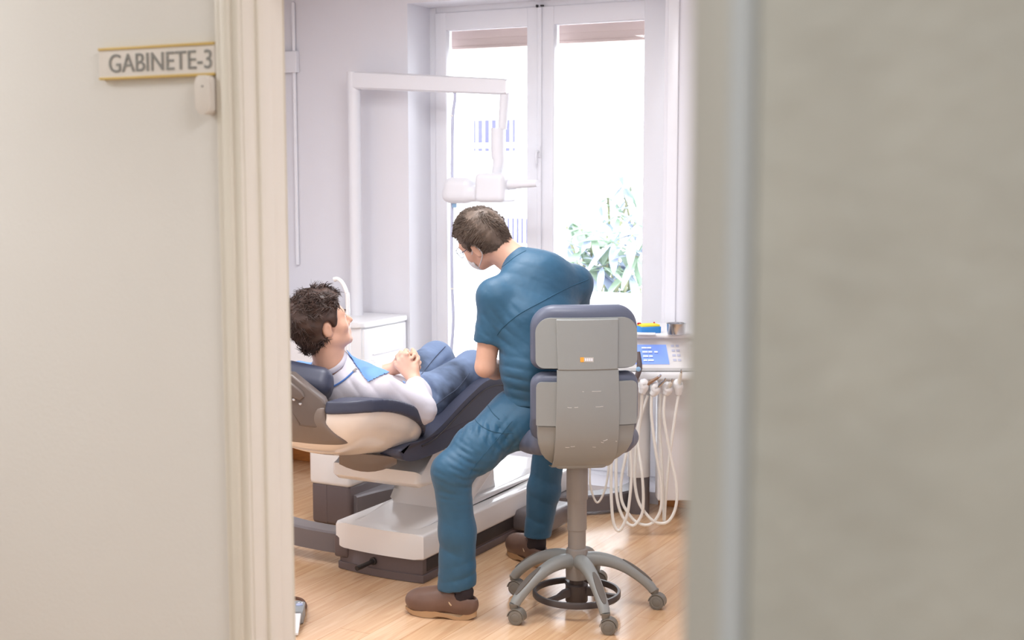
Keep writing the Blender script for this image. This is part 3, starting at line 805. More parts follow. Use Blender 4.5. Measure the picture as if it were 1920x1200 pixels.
for name, lab, (ax, ay), (tx, ty), m, hpts in INS:
    d = 5.985
    hp_ = hose_pts(hpts, d)
    hp_ = [V((p.x, p.y, max(p.z, .012))) for p in hp_]
    b = at(ax, ay, d=d); tp = at(tx, ty, d=d-.03)
    t = thing(name, lab, 'handpiece', b, group='handpieces on the delivery console')
    ax_ = (tp-b).normalized()
    MB().tube([hp_[0]-V((0, 0, .008)), b+V((0, 0, -.004)), b+V((0, -.004, .016)), b+ax_*.022], [.013, .024, .022, .012], 16, 4).obj('cradle', M_white, t)
    MB().tube([b+ax_*.012, b+ax_*.04, tp], [.010, .009, .006], 12).obj('body', m, t)
    MB().tube([tp-ax_*.002, tp+ax_*.008, tp+ax_*.012+V((0, 0, .006))], [.005, .0055, .004], 10).obj('tip', M_steel, t)
    MB().tube(hp_, .0072, 8, 7).obj('hose', M_hose, t)
t = thing('dental_hose', 'slim ivory hose looping out from behind the stool backrest', 'hose', hose_pts([(250, 1140, 0)], 5.95)[0])
MB().tube(hose_pts([(335, 380, 0), (338, 490, 0), (347, 700, 0), (335, 880, 0), (310, 1030, 0), (255, 1138, 0), (210, 1080, .01), (192, 900, .02), (190, 640, .03), (200, 300, .05)], 5.9), .0072, 8, 7).obj('tube', M_hose, t)
MB().tube([hose_pts([(335, 382, 0)], 5.9)[0], hose_pts([(333, 340, 0)], 5.9)[0]], .011, 10).obj('connector', M_white, t)
t = thing('dental_hose', 'thin white hose loop hanging low beside the stool column', 'hose', hose_pts([(80, 920, 0)], 6.2)[0])
MB().tube(hose_pts([(30, 420, 0), (25, 660, 0), (30, 800, 0), (80, 920, 0), (138, 830, 0), (168, 660, 0), (172, 420, 0)], 6.2), .0052, 8, 7).obj('tube', M_hose, t)
MB().tube([hose_pts([(30, 424, 0)], 6.2)[0], hose_pts([(30, 380, 0)], 6.2)[0]], .009, 10).obj('connector', M_white, t)
# things on the worktop
zt_ = .927
bx = at(1222, 625, z=zt_); t = thing('tray_box', 'bright blue box with yellow foam top beside the steel bowl', 'box', (bx.x, bx.y, zt_), YAW+R(16))
MB().b2((-.052, 0, 0), (.047, .075, .030), .004).obj('tray', M_blue, t, local=True)
MB().b2((-.047, .004, .028), (.043, .071, .040), .004).obj('foam', M_yellow, t, local=True)
MB().b2((-.050, .045, .036), (-.034, .06, .046), .002).obj('tab', M_red, t, local=True); MB().b2((.030, .05, .036), (.036, .056, .046), .001).obj('tab', M_red, t, local=True)
bw = at(1261, 629, z=zt_); t = thing('steel_bowl', 'round brushed steel bowl on the console worktop', 'bowl', (bw.x, bw.y+.045, zt_))
prof = [(.036, 0), (.041, .003), (.043, .046), (.0455, .050), (.0455, .052), (.0415, .050), (.039, .006), (.0001, .004)]
MB().lathe(prof, (bw.x, bw.y+.045, zt_+.0005), 40).obj('bowl_body', M_steel, t)
pp = at(1208, 628, z=zt_); t = tag(MB().box((0, 0, .003), (.085, .05, .006), .001).obj('notepad', M_paper, None, xf=Matrix.Translation((pp.x, pp.y+.02, zt_+.0005)) @ Matrix.Rotation(YAW-R(8), 4, 'Z')), 'thin white notepad lying flat on the console worktop', 'notepad')

# ================================================================== CABINET AND X-RAY UNIT in the far corner
kx0, kx1 = UL+.005, at(678, 606, z=.885).x; ky0, ky1 = at(678, 606, z=.885).y, VB-.016
cab = thing('cabinet', 'white wall-hung drawer cabinet with rounded worktop corner in the far left corner', 'cabinet', ((kx0+kx1)/2, (ky0+ky1)/2, .34))
MB().b2((kx0, ky0, .34), (kx1-.006, ky1, .86), .004).obj('carcass', M_white2, cab)
MB().prism(rrect(kx0, kx1+.012, ky0-.015, ky1, .012, .03), 2, .86, .888, .006).obj('cabinet_top', M_white2, cab)
hD = (.855-.345)/2
for k in range(2):
    za = .345+hD*k
    f = MB().b2((kx1-.010, ky0+.012, za+.004), (kx1+.006, ky1-.01, za+hD-.004), .004).obj('drawer', M_white2, cab)
    MB().b2((kx1+.004, ky0+.09, za+hD*.42), (kx1+.014, ky1-.09, za+hD*.42+.008), .004).obj('handle', M_pvc, f)
pb = at(669, 588, v=6.0); pt = at(669, 146, v=6.0); ra = .0345
xr = thing('xray_unit', 'white dental x-ray unit with tall post and long arm reaching the window', 'x-ray unit', (pb.x, 6.0, .888))
MB().cyl((pb.x, 6.0, .888), (pb.x, 6.0, at(669, 173, v=6.0).z), ra, n=28).obj('post', M_xray, xr)
mb = MB(); mb.cyl((pb.x, 6.0, at(669, 173, v=6.0).z), (pb.x, 6.0, at(669, 135, v=6.0).z), ra+.003, n=28)
e = at(948, 163, v=6.0)
a = V((pb.x, 6.0, at(669, 150, v=6.0).z))
prev = None
for t, h in ((0, .047), (.15, .046), (1.0, .040), (1.02, .034)):
    p = a+(e-a)*t; r = mb.ring([p+V((0, sy*.030*c1, h*s1)) for sy, s1, c1 in ((-1, -1, .8), (-1.15, -.8, 1), (-1.15, .8, 1), (-1, 1, .8), (1, 1, .8), (1.15, .8, 1), (1.15, -.8, 1), (1, -1, .8))])
    if prev: mb.bridge(prev, r)
    else: mb.bm.faces.new(r)
    prev = r
mb.bm.faces.new(prev); mb.obj('arm', M_xray, xr)
d0 = at(947, 172, v=6.0); d1 = at(942, 242, v=6.0); d2 = at(934, 244, v=6.0); d3 = at(934, 288, v=6.0); d4 = at(930, 330, v=6.0)
MB().cyl(d0+V((0, 0, -.005)), d1, .026, .022).obj('drop_tube', M_xray, xr)
MB().tube([d2+V((0, 0, .01)), d3, at(936, 302, v=6.0), d4], [.036, .036, .032, .024], 20, 3).obj('swivel', M_xray, xr)
hd = thing
fx = Field(at(900, 352, v=6.0)-V((.3, .2, .16)), at(900, 352, v=6.0)+V((.3, .2, .16)), .006)
c1 = at(866, 357, v=6.0); c2 = at(930, 352, v=6.0)
fx.add(p_box(c1, (.085, .07, .068), .045), 0); fx.add(p_box(c2, (.085, .085, .075), .028), .01); fx.add(p_box(at(880, 364, v=6.0), (.14, .06, .04), .03), .01)
fx.obj('tube_head', M_xray, xr, relax=2)
MB().cyl(at(955, 346, v=5.98), at(1008, 344, v=5.95), .026, .017).obj('beam_cone', M_xray, xr)
cbl = [at(852, 168, v=5.99), at(853, 186, v=5.99), at(849, 220, v=5.99), at(848, 300, v=5.99), at(848, 370, v=5.99), at(847, 450, v=5.99), at(848, 540, v=5.99), at(850, 600, v=5.99), at(846, 660, v=5.99), at(840, 700, v=5.95), at(800, 760, v=5.9)]
cb = MB().tube(cbl, .0085, 8, 6).obj('cable', M_cable, xr, label='pale blue-grey hanging cable')
for y in (217, 541): p = at(848, y, v=5.99); MB().cyl(p-V((0, 0, .004)), p+V((0, 0, .004)), .0105, n=14).obj('cable_clip', M_white, cb)
p = at(852, 384, v=5.98); MB().box(p, (.022, .016, .03), .004).obj('connector', M_bluec, cb)

# ================================================================== FOOT PEDAL near the door
pp = at(571, 1135, z=.05)
pedal = thing('foot_pedal', 'grey foot pedal with pale blue disc on the floor by the door frame', 'pedal', (pp.x, pp.y, 0), YAW+R(4))
MB().prism(rrect(-.16, 0, -.075, .05, .02, .008), 2, .004, .052, .006).obj('housing', M_pedal, pedal, local=True)
MB().lathe([(.013, .052), (.013, .055), (.010, .057)], (-.019, 0, 0), 24).obj('disc', M_pedisc, pedal, local=True)
mb = MB(); mb.b2((-.027, .022, .052), (-.020, .030, .0528)); mb.b2((-.014, .021, .052), (-.009, .031, .0528)); mb.obj('symbol', M_paper, pedal, local=True)
MB().prism([(-.078, .046), (-.078, .03), (-.20, .006), (-.20, .014)], 0, -.16, -.006, .003).obj('treadle', M_white2, pedal, local=True)
MB().tube([(-.004, .045, .03), (-.005, .09, .012), (-.012, .15, .008), (-.04, .21, .008), (-.12, .25, .008)], .006, 8, 6).obj('cable', M_dcable, pedal, local=True)

# ================================================================== STOOL
sc0 = V((-2.081, 4.517, 0))+cf(-.018, 0, 0); PHI = R(7)
stool = thing('dentist_stool', 'tall grey rolling stool with navy cushions and five castered legs', 'stool', sc0, YAW+PHI)
WS = WM[stool]
cas = {}
for p in ((968, 1112), (974, 1172), (1145, 1192), (1232, 1142), (1130, 1092)):
    q = WS.inverted() @ at(*p, z=0); cas[p] = math.atan2(q.y, q.x)
am = sum(((a-2*math.pi*k/5+math.pi) % (2*math.pi))-math.pi for k, a in enumerate([cas[p] for p in ((1232, 1142), (1130, 1092), (968, 1112), (974, 1172), (1145, 1192))]))/5
# column
MB().lathe([(.041, .43), (.041, .56), (.038, .575)], (0, 0, 0), 36).obj('upper_sleeve', M_col, stool, local=True)
MB().lathe([(.034, .22), (.034, .31), (.037, .312), (.037, .435)], (0, 0, 0), 36).obj('column', M_col, stool, local=True)
hub = MB().lathe([(.030, .115), (.042, .12), (.044, .20), (.040, .235), (.034, .24)], (0, 0, 0), 36).obj('hub', M_col, stool, local=True)
for k in range(5):
    a = am+2*math.pi*k/5; d = V((math.cos(a), math.sin(a), 0)); n = V((-d.y, d.x, 0))
    pr = [(.025, .190, .026, .030), (.07, .196, .026, .027), (.13, .186, .024, .0235), (.19, .160, .0225, .021), (.245, .122, .021, .0195), (.28, .090, .0195, .0185), (.293, .072, .018, .0175)]
    pts = spline([V((r, z, 0)) for r, z, _, _ in pr], 5); ws = np.interp(np.linspace(0, 6, len(pts)), range(7), [x[2] for x in pr]); hs = np.interp(np.linspace(0, 6, len(pts)), range(7), [x[3] for x in pr])
    mb = MB(); prev = None; tops = []
    for i, p in enumerate(pts):
        t = (pts[min(i+1, len(pts)-1)]-pts[max(i-1, 0)]).normalized(); up = V((-t.y, t.x, 0))
        c = d*p.x+V((0, 0, p.y)); u3 = d*up.x+V((0, 0, up.y)); tops.append((c, u3, hs[i], ws[i]))
        ring = mb.ring([c+n*(ws[i]*math.copysign(abs(math.cos(b))**.75, math.cos(b)))+u3*(hs[i]*math.copysign(abs(math.sin(b))**.75, math.sin(b))) for b in [2*math.pi*j/18 for j in range(18)]])
        if prev: mb.bridge(prev, ring)
        else: mb.bm.faces.new(list(reversed(ring)))
        prev = ring
    mb.bm.faces.new(prev)
    leg = mb.obj('leg', M_stool, stool, local=True)
    m2 = MB(); prev = None
    sel = tops[13:25]
    for i, (c, u3, h, w) in enumerate(sel):
        f = math.sin(math.pi*(i+.35)/(len(sel)-.3))**.45; hw = .0125*f
        ring = m2.ring([c+u3*(h-.004)-n*hw*1.1, c+u3*(h+.0025)-n*hw, c+u3*(h+.0032), c+u3*(h+.0025)+n*hw, c+u3*(h-.004)+n*hw*1.1])
        if prev: m2.bridge(prev, ring)
        else: m2.bm.faces.new(list(reversed(ring)))
        prev = ring
    m2.bm.faces.new(prev); m2.obj('foot_pad', M_pad, leg, local=True, label='dark ribbed foot pad')
    # twin-wheel caster
    cc = d*.298; sw = a+(.9, 2.2, -1.3, .35, 1.9)[k]
    f = cd(1, -.35+.2*math.sin(k*2.1), 0); f = WS.to_3x3().inverted() @ f; ax = V((-f.y, f.x, 0))
    cb = MB().lathe([(.010, .055), (.015, .057), (.015, .066), (.017, .070), (.017, .078)], cc, 16).obj('caster', M_caster, stool, local=True)
    wc = cc+f*.012+V((0, 0, .028))
    m3 = MB(); hoodp = []
    rows = []
    for i in range(11):
        b = R(-15+i*19); r_ = .033
        rows.append([wc+f*(r_*math.cos(b))+V((0, 0, r_*math.sin(b)))+ax*w for w in (-.020, -.012, .012, .020)])
    m3.grid(rows, .003); m3.obj('hood', M_caster, cb, local=True)
    for sgn in (-1, 1):
        m4 = MB(); m4.lathe([(.012, 0), (.017, .002), (.018, .001), (.0275, .003), (.028, .006), (.028, .013), (.026, .015), (.004, .015)], wc+ax*(sgn*.022), 28, ax*(-sgn))
        m4.obj('wheel', M_caster, cb, local=True)
    MB().cyl(wc-ax*.021, wc+ax*.021, .005, n=10).obj('axle', M_black, cb, local=True)
# foot ring on a dark spider
RR = .166
MB().lathe([(RR, .050), (RR+.003, .053), (RR+.003, .070), (RR, .074), (RR-.009, .074), (RR-.011, .071), (RR-.011, .053), (RR-.009, .050)], (0, 0, 0), 72, closed=True).obj('foot_ring', M_ring, stool, local=True)
MB().lathe([(.040, .028), (.043, .032), (.043, .095), (.036, .098), (.028, .100), (.028, .118)], (0, 0, 0), 32).obj('ring_hub', M_ring, stool, local=True)
for k in range(3):
    a = R(-25+120*k); d = V((math.cos(a), math.sin(a), 0)); n = V((-d.y, d.x, 0))
    mb = MB(); pr = [(.03, .055, .09), (.07, .058, .085), (.10, .056, .072), (RR-.004, .054, .069)]
    prev = None
    for r, za, zb_ in pr:
        ring = mb.ring([d*r+n*.011+V((0, 0, za)), d*r-n*.011+V((0, 0, za)), d*r-n*.009+V((0, 0, zb_)), d*r+n*.009+V((0, 0, zb_))])
        if prev: mb.bridge(prev, ring)
        else: mb.bm.faces.new(list(reversed(ring)))
        prev = ring
    mb.bm.faces.new(prev); mb.obj('spoke', M_ring, stool, local=True)
# backrest
def sheet(name, rowf, zs, xs, th, m, parent, bev=.0, label=None):
    """a thick curved panel: rowf(z) -> (half width, y, curve)"""
    mb = MB(); F, B = [], []
    rows = []
    for z in zs:
        hw, y, cv = rowf(z); rows.append((z, hw, y, cv))
    def P(z, hw, y, cv, x, o): return V((x*hw, y+cv*(x*hw)**2+o, z))
    fr = [[mb.bm.verts.new(P(*r, x, 0)) for x in xs] for r in rows]; bk = [[mb.bm.verts.new(P(*r, x*.985, th)) for x in xs] for r in rows]
    nr, nc = len(rows), len(xs)
    for g in (fr, bk):
        for i in range(nr-1):
            for j in range(nc-1): mb.bm.faces.new((g[i][j], g[i][j+1], g[i+1][j+1], g[i+1][j]))
    for i in range(nr-1):
        for j in (0, nc-1): mb.bm.faces.new((fr[i][j], fr[i+1][j], bk[i+1][j], bk[i][j]))
    for j in range(nc-1):
        for i in (0, nr-1): mb.bm.faces.new((fr[i][j], fr[i][j+1], bk[i][j+1], bk[i][j]))
    o = mb.obj(name, m, parent, local=True, label=label, angle=50)
    if bev:
        b = o.modifiers.new('bevel', 'BEVEL'); b.width = bev; b.segments = 3; b.limit_method = 'ANGLE'; b.angle_limit = R(50)
    return o
XS = np.linspace(-1, 1, 15)
def yback(z):  # the spine: near vertical, sweeping under the seat at the bottom
    return float(np.interp(z, [.555, .565, .58, .60, .63, .67, .72, .80, .90, .97, 1.15], [.02, -.06, -.105, -.145, -.178, -.205, -.222, -.232, -.230, -.222, -.205]))
def spine_row(z): return (float(np.interp(z, [.555, .58, .65, .8, 1.0, 1.15], [.105, .112, .117, .116, .112, .110])), yback(z), .9)
spine = sheet('spine', spine_row, [.553, .557, .565, .575, .59, .61, .64, .68, .72, .76, .8, .84, .88, .92, .945, .957], XS, .016, M_stool, stool, .006)
spu = sheet('upper_spine', lambda z: (.1105+.004*(z-.96)/.18, yback(z)-.004, .9), [.957, .98, 1.02, 1.06, 1.10, 1.132, 1.139], XS, .016, M_stool, stool, .004)
def rounded_hw(z, z0, z1, hw, rt, rb):
    if z > z1-rt: q = (z-(z1-rt))/rt; return hw-rt+rt*math.sqrt(max(0, 1-q*q))
    if z < z0+rb: q = ((z0+rb)-z)/rb; return hw-rb+rb*math.sqrt(max(0, 1-q*q))
    return hw
def zs_(z0, z1, rt, rb, n=8):
    a = [z0+rb*(1-math.cos(math.pi/2*k/n)) for k in range(n+1)]; b = [z1-rt*(1-math.cos(math.pi/2*k/n)) for k in range(n, -1, -1)]
    return a+[z0+rb+(z1-rt-z0-rb)*k/5 for k in range(1, 5)]+b
plate = sheet('upper_plate', lambda z: (rounded_hw(z, .962, 1.143, .187, .055, .030), yback(z)+.008, .75), zs_(.962, 1.143, .055, .03), XS, .012, M_stool, stool, .004)
cush = Field(V((-.25, -.26, .90)), V((.25, -.02, 1.26)), .005)
def cfn(z0, z1, hw, rt, rb, y0, y1, rnd):
    def fn(P):
        x = P[..., 0]; z = P[..., 2]; y = P[..., 1]-.75*x*x-.5*np.maximum(0, .775-z)
        rr = np.where(z > (z0+z1)/2, rt, rb)
        qx = np.abs(x)-(hw-rr); qz = np.abs(z-(z0+z1)/2)-((z1-z0)/2-rr)
        d2 = np.sqrt(np.maximum(qx, 0)**2+np.maximum(qz, 0)**2)+np.minimum(np.maximum(qx, qz), 0)-rr
        dy = np.abs(y-(y0+y1)/2)-(y1-y0)/2
        a = d2+rnd; b = dy+rnd
        return np.sqrt(np.maximum(a, 0)**2+np.maximum(b, 0)**2)+np.minimum(np.maximum(a, b), 0)-rnd
    return fn
cush.f = cfn(.950, 1.186, .197, .085, .04, -.186, -.105, .034)(cush.allp()).astype(np.float32)
link_mesh('upper_cushion', cush.mesh('upper_cushion', 2), M_stoolc, stool, True, angle=None)
cush = Field(V((-.26, -.30, .55)), V((.26, -.02, 1.0)), .005)
cush.f = cfn(.655, .943, .199, .05, .09, -.203, -.130, .030)(cush.allp()).astype(np.float32)
link_mesh('lower_cushion', cush.mesh('lower_cushion', 2), M_stoolc, stool, True, angle=None)
for sgn in (-1, 1):
    xs = [sgn*(.55+.45*k/6) for k in range(7)] if sgn > 0 else [-1+.45*k/6 for k in range(7)]
    sheet('lower_plate', lambda z: (rounded_hw(z, .752, .912, .186, .02, .006), -.219, .75), zs_(.752, .912, .02, .006, 4), xs, .014, M_stool, stool, .003)
def wing(z): return (float(np.interp(z, [.575, .59, .61, .64, .68, .72, .752], [.09, .113, .138, .160, .175, .180, .181])), float(np.interp(z, [.575, .60, .64, .68, .752], [-.068, -.112, -.166, -.195, -.212])), .8)
sheet('lower_shell', wing, [.575, .582, .59, .60, .612, .626, .64, .66, .68, .70, .72, .74, .750], XS, .02, M_stool, stool, .005)
sheet('shell_under', lambda z: (.09, float(np.interp(z, [.566, .572, .58], [.10, 0, -.085])), .5), [.566, .569, .572, .576, .58], XS, .02, M_stool, stool)
# saddle seat
fs = Field(V((-.28, -.27, .52)), V((.28, .27, .80)), .006)
fs.add(p_box((0, .05, .672), (.200, .185, .050), .045), 0)
fs.add(p_ell((-.165, .09, .655), (.085, .16, .055)), .04); fs.add(p_ell((.165, .09, .655), (.085, .16, .055)), .04)
fs.cut(p_ell((0, .05, .78), (.13, .3, .07)), .05)
link_mesh('seat', fs.mesh('seat', 2), M_stoolc, stool, True, angle=None)
MB().b2((-.10, -.10, .565), (.10, .12, .625), .02).obj('seat_pan', M_stool, stool, local=True)
# badge and scuffs on the back
bp = bvh_of(spu)
bd = on_surface(bp, [(1088, 679), (1113, 679), (1113, 670), (1088, 670), (1095, 679), (1095, 670)], .0012)
if len(bd) == 6:
    q = [p for p, _ in bd]
    def plate4(a, b, c, d, o=.0): n = cf(0, -1, 0); mb = MB(); r1 = mb.ring([a, b, c, d]); r2 = mb.ring([x-n*.002 for x in (a, b, c, d)]); mb.bm.faces.new(r1); mb.bm.faces.new(r2); mb.bridge(r1, r2); return mb
    bg_ = plate4(q[4], q[1], q[2], q[5]).obj('badge', M_badge, stool, label='small silver and orange badge')
    plate4(q[0], q[4], q[5], q[3]).obj('badge_mark', M_orange, bg_)
    for k in range(4):
        x = 1097+k*3.8
        g = [p for p, _ in on_surface(bp, [(x, 677), (x+2.6, 677), (x+2.6, 672), (x, 672)], .0018)]
        if len(g) == 4: plate4(*g).obj('badge_letter', M_paper, bg_)
bs = bvh_of(spine)
for a, b in (((1092, 734), (1095, 734.5)), ((1110, 734), (1127, 733.5)), ((1064, 764), (1072, 764.5)), ((1077, 764), (1084, 763.5)), ((1117, 763), (1131, 762)), ((1127, 829), (1132, 830)), ((1131, 827), (1139, 824)), ((1154, 827), (1157, 827.5)), ((1060, 839), (1068, 839)), ((1070, 837.5), (1078, 837)), ((1111, 838), (1117, 838.5))):
    p = [x for x, _ in on_surface(bs, [a, ((a[0]+b[0])/2, (a[1]+b[1])/2+.3), b], .0002)]
    if len(p) == 3: MB().tube(p, .0010, 5).obj('scuff', M_scuff, spine)

# ================================================================== PEOPLE
def head_rot(f, up):
    f = f.normalized(); r = f.cross(up).normalized(); u = r.cross(f).normalized()
    return Matrix((r, f, u)).transposed()          # columns: right, face, up
def head_prims(fd, C, HR, grow=0, face=True):
    """C: middle of the skull; local x right ear, y face, z up"""
    L = lambda x, y, z: C+HR @ V((x, y, z))
    E = lambda c, r, R2=None: p_ell(L(*c), [x+grow for x in r], HR if R2 is None else HR @ R2)
    fd.add(E((0, -.004, .0), (.076, .098, .088)), .01)
    fd.add(E((0, .030, -.055), (.063, .066, .075)), .03)
    fd.add(E((0, .042, -.098), (.047, .050, .036)), .03)
    fd.add(p_cone(L(-.05, .0, -.085), L(-.03, .06, -.115), .016, .016), .025); fd.add(p_cone(L(.05, .0, -.085), L(.03, .06, -.115), .016, .016), .025)
    fd.add(E((0, .083, -.128), (.022, .017, .016)), .02)
    fd.add(p_cone(L(-.036, .080, -.012), L(.036, .080, -.012), .013, .013), .02)
    fd.add(p_cone(L(0, .094, -.025), L(0, .116, -.060), .008, .0115), .014)
    fd.add(p_cone(L(-.011, .100, -.068), L(.011, .100, -.068), .0085, .0085), .008)
    for s in (-1, 1):
        fd.cut(p_ell(L(s*.031, .106, -.030), (.019, .018, .013), HR), .012)
        fd.add(p_ell(L(s*.031, .078, -.031), (.0145, .0140, .0125), HR), .006)
        fd.add(E((s*.044, .058, -.058), (.022, .024, .020)), .025)
    fd.add(p_cone(L(-.019, .092, -.089), L(.019, .092, -.089), .0075, .0075), .008)
    fd.add(p_cone(L(-.016, .091, -.101), L(.016, .091, -.101), .0078, .0078), .007)
    fd.cut(p_cone(L(-.021, .105, -.0950), L(.021, .105, -.0950), .0042, .0042), .004)
    for s in (-1, 1):
        tilt = Matrix.Rotation(R(-s*22), 3, 'Z') @ Matrix.Rotation(R(-12), 3, 'X')
        fd.add(E((s*.080, -.012, -.036), (.0085, .019, .032), tilt), .006)
        fd.add(p_ell(L(s*.078, -.004, -.058), (.007, .011, .012), HR), .008)
        fd.cut(p_ell(L(s*.093, -.008, -.036), (.0075, .0115, .020), HR @ tilt), .004)
def hand(fd, wr, fwd, nrm, side, curls=(38, 48, 30), sc=1.0, spread=.10, thumb=1.0, r0=.0088):
    """palm, four unequal bent fingers and a thumb on the given side; fingers bend towards nrm"""
    fwd = fwd.normalized(); nrm = (nrm-fwd*nrm.dot(fwd)).normalized(); sd = (side-fwd*side.dot(fwd)); sd = (sd-nrm*sd.dot(nrm)).normalized()
    kn = []
    for i, (o, l) in enumerate(((.031, .088), (.011, .093), (-.010, .090), (-.029, .082))):
        k = wr+fwd*(l*sc)+sd*(o*sc); kn.append(k)
        fd.add(p_cone(wr+fwd*(.012*sc)+sd*(o*.55*sc), k, .0145*sc, .0115*sc), .012)
    for i, (k, tot) in enumerate(zip(kn, (.072, .081, .075, .058))):
        dr = (fwd+sd*(spread*(1.2-.8*i))).normalized(); p = k; ang = 0
        for j, fr in enumerate((.45, .31, .24)):
            a = R(curls[j]+4*i-3); ang += a
            d2 = dr*math.cos(ang)+nrm*math.sin(ang); q = p+d2*(tot*fr*sc)
            fd.add(p_cone(p, q, (r0-.0006*j)*sc, (r0-.0006*(j+1))*sc), .004 if j else .008); p = q
    a = wr+fwd*(.026*sc)+sd*(.026*sc); b = a+(fwd*.62+sd*.62+nrm*.35).normalized()*(.042*sc*thumb); c = b+(fwd*.90+sd*.15+nrm*.35).normalized()*(.032*sc); e = c+(fwd*.8-sd*.1+nrm*.45).normalized()*(.026*sc)
    fd.add(p_cone(wr+fwd*.012+sd*.012, a, .015*sc, .0135*sc), .014); fd.add(p_cone(a, b, .0135*sc, .0108*sc), .008); fd.add(p_cone(b, c, .0102*sc, .0095*sc), .003); fd.add(p_cone(c, e, .0095*sc, .008*sc), .003)
def face_parts(root, C, HR):
    L = lambda x, y, z: C+HR @ V((x, y, z))
    for s in (-1, 1):
        e = MB().ell(L(s*.031, .0825, -.030), (.0115, .0115, .0095), HR, 20).obj('eye', M_eye, root)
        MB().lathe([(.0052, 0), (.0050, .0010), (.002, .0016)], L(s*.031, .0930, -.030), 16, HR @ V((0, 1, 0))).obj('iris', M_iris, e)
        MB().tube([L(s*.014, .098, -.013), L(s*.030, .100, -.008), L(s*.047, .087, -.013)], [.003, .0042, .002], 8, 4, flat=.8).obj('eyebrow', M_lash, root)
def b0(w): return V((math.sin(w.y*1.3+w.z), math.sin(w.z*1.1+w.x*.9), math.sin(w.x*1.2-w.y)))
def hair_cap(C, HR, zl, thick, seed, rough, name, m, root, strands, length, rad, swirl, lift, crop=None):
    """cap of hair with strands rooted on it; zl(y) = local height of the hairline"""
    rot = np.array(HR, dtype=np.float32); c = A3(C)
    fd = Field(C-V((.17, .17, .17)), C+V((.17, .17, .17)), .0042)
    P = fd.allp(); q = (P-c)@rot
    r = A3((.076+thick, .098+thick, .088+thick*1.05)); qq = q-A3((0, -.004, 0))
    k0 = np.sqrt(((qq/r)**2).sum(-1)); k1 = np.sqrt(((qq/(r*r))**2).sum(-1))+1e-9
    d = k0*(k0-1)/k1+rough*wob(q*A3((1, .7, 1.2)), 130, seed, 7)
    zz = zl(q[..., 1])
    # nape: the cap also wraps the back of the neck
    hi = np.sqrt((np.maximum(0, (np.abs(q[..., 0])/.066)**2+((q[..., 1]+.035)/.064)**2)))-1
    nape = np.maximum(hi*.06, np.maximum(q[..., 2]+.02, -.100-q[..., 2]))
    kk = .03; h = np.maximum(kk-np.abs(d-nape), 0)/kk; d = np.minimum(d, nape)-h*h*kk*.25
    d = smax(d, zz-q[..., 2], .012)
    for s in (-1, 1):       # round the ears
        e = np.sqrt(((q-A3((s*.082, -.010, -.040)))**2/A3((.03, .025, .040))**2).sum(-1))-1
        d = smax(d, -e*.026, .008)
    fd.f = d.astype(np.float32)
    me = fd.mesh(name, 1)
    # strands
    rng = random.Random(seed); vs = [v.co.copy() for v in me.vertices]; ns = [v.normal.copy() for v in me.vertices]
    bm = bmesh.new(); bm.from_mesh(me)
    inv = HR.transposed()
    for _ in range(strands):
        i = rng.randrange(len(vs)); p = vs[i]; n = ns[i]
        l = inv @ (p-C)
        if l.z < zl(np.float32(l.y))+.004 and l.y > -.02: continue
        if abs(l.x) > .04 and -.075 < l.y < .05 and -.06 < l.z < .035 and length > .03: continue
        g = HR @ V(swirl(l, rng)); g = (g-n*g.dot(n))
        if g.length < 1e-4: continue
        g.normalize(); w3 = p*38; g = (g+b0(w3)*.55+V((rng.gauss(0, .13), rng.gauss(0, .13), rng.gauss(0, .13)))).normalized()
        ln = length*rng.uniform(.55, 1.15); rr = rad*rng.uniform(.7, 1.3); b = g.cross(n).normalized()
        curl = rng.uniform(-.5, .5); prev = None
        p = p-n*.004
        for k in range(5):
            t = k/4; cpt = p+g*(ln*t)+n*(lift*ln*math.sin(math.pi*min(1, t*.9))+.001)+b*(curl*ln*.35*t*t); r2 = rr*(1-.85*t)
            ring = [bm.verts.new(cpt+b*(r2*math.cos(a))+n*(r2*math.sin(a))) for a in (0, 2.1, 4.2)]
            if prev:
                for j in range(3): bm.faces.new((prev[j], prev[(j+1) % 3], ring[(j+1) % 3], ring[j]))
            prev = ring
    bm.to_mesh(me); bm.free()
    return link_mesh(name, me, m, root, angle=None)
